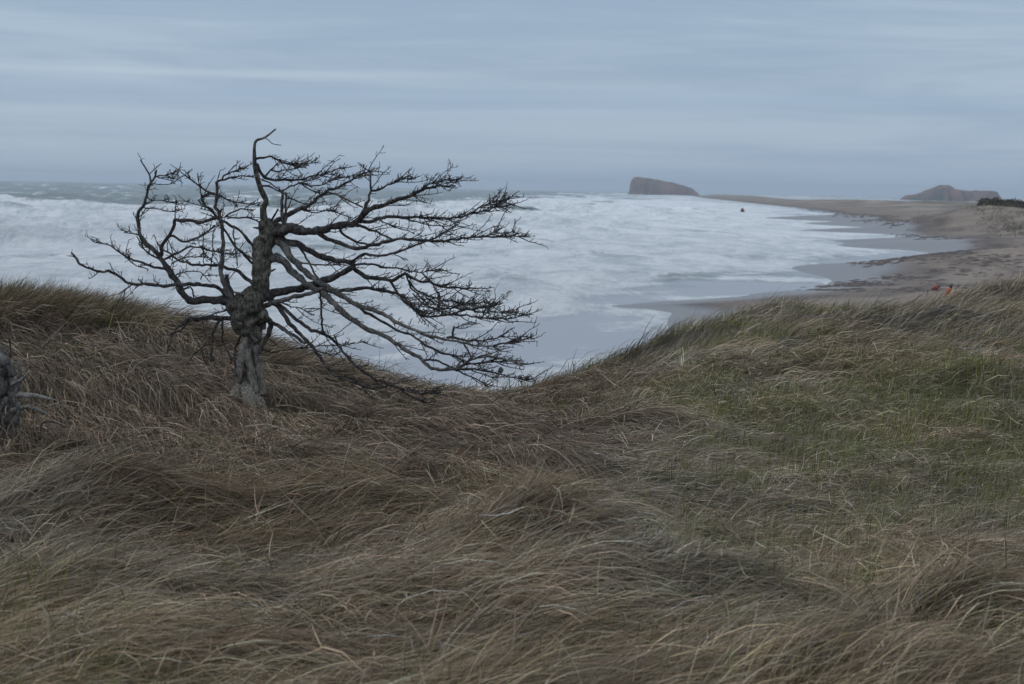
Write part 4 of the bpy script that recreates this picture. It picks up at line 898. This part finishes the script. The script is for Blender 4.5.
# ------------------------------------------------------------------ light
SUN_EL, SUN_AZ = math.radians(50), math.radians(-60)   # behind cloud, high on the left
world = bpy.data.worlds.new('World'); SC.world = world; world.use_nodes = True; nt = world.node_tree; nt.nodes.clear()
class WT(NT):
    def __init__(s): s.t = nt
wt = WT(); out = wt.n('ShaderNodeOutputWorld'); bg = wt.n('ShaderNodeBackground'); bg.inputs['Strength'].default_value = .1
sky = wt.n('ShaderNodeTexSky', sky_type='NISHITA', sun_disc=False, sun_elevation=SUN_EL, sun_rotation=SUN_AZ, altitude=5)
tc = wt.n('ShaderNodeTexCoord').outputs['Generated']
sep = wt.n('ShaderNodeSeparateXYZ'); wt.l(tc, sep.inputs[0]); zz = sep.outputs['Z']; xx = sep.outputs['X']
n1 = wt.noise(wt.scaled(tc, 2.6, 2.6, 44), 1, 7, .6, .9); n2 = wt.noise(wt.scaled(tc, 9, 9, 110), 1, 6, .62, .8); n3 = wt.noise(wt.scaled(tc, 2.2, 2.2, 9), 1, 6, .55)
band = wt.math('ADD', wt.math('MULTIPLY', n1, .74), wt.math('MULTIPLY', n2, .26))
lowc = wt.mix(wt.mapr(band, .36, .64), (3.15, 4.2, 5.65), (4.2, 5.3, 6.5))
# pale streak to the left, a blue gap under it, a paler band lower down
def gauss(c, w_, v):
    a = wt.math('DIVIDE', wt.math('SUBTRACT', v, c), w_); return wt.math('POWER', 2.718, wt.math('MULTIPLY', wt.math('MULTIPLY', a, a), -1.0))
ztilt = wt.math('ADD', zz, wt.math('MULTIPLY', wt.math('SUBTRACT', n3, .5), .012))
st1 = wt.math('MULTIPLY', gauss(.0565, .0022, ztilt), wt.mapr(xx, .02, -.12)); lowc = wt.mix(wt.math('MULTIPLY', st1, .65), lowc, (4.9, 5.9, 7.0))
gp = gauss(.046, .006, ztilt); lowc = wt.mix(wt.math('MULTIPLY', gp, .45), lowc, (3.05, 4.25, 6.05))
pl = gauss(.031, .0055, ztilt); lowc = wt.mix(wt.math('MULTIPLY', pl, .4), lowc, (4.05, 5.2, 6.5))
low2 = wt.mapr(zz, .022, .0); lowc = wt.mix(wt.math('MULTIPLY', low2, .75), lowc, (3.25, 4.4, 5.95))
highc = wt.mix(wt.mapr(n3, .35, .65), (5.8, 6.7, 7.9), (8.2, 9.1, 10.2))
cl = wt.mix(wt.mapr(zz, .10, .55), lowc, highc)
mixs = wt.mix(.90, sky.outputs[0], cl)
wt.l(mixs, bg.inputs['Color']); wt.l(bg.outputs[0], out.inputs['Surface'])
sl = bpy.data.lights.new('sun', 'SUN'); sl.energy = .7; sl.angle = math.radians(25); sl.color = (1, .99, .97)
so = bpy.data.objects.new('sun', sl); COL.objects.link(so)
sd = Vector((math.sin(SUN_AZ) * math.cos(SUN_EL), math.cos(SUN_AZ) * math.cos(SUN_EL), math.sin(SUN_EL)))
so.rotation_euler = sd.to_track_quat('Z', 'Y').to_euler(); so.location = (0, 0, 70)

SC.view_settings.view_transform = 'Standard'; SC.view_settings.look = 'None'; SC.view_settings.gamma = 1; SC.view_settings.exposure = 0.0
cy = SC.cycles; cy.max_bounces = 6; cy.diffuse_bounces = 3; cy.glossy_bounces = 2; cy.transmission_bounces = 3; cy.transparent_max_bounces = 8; cy.volume_bounces = 0
cy.use_denoising = True
try: cy.denoiser = 'OPENIMAGEDENOISE'
except Exception: pass
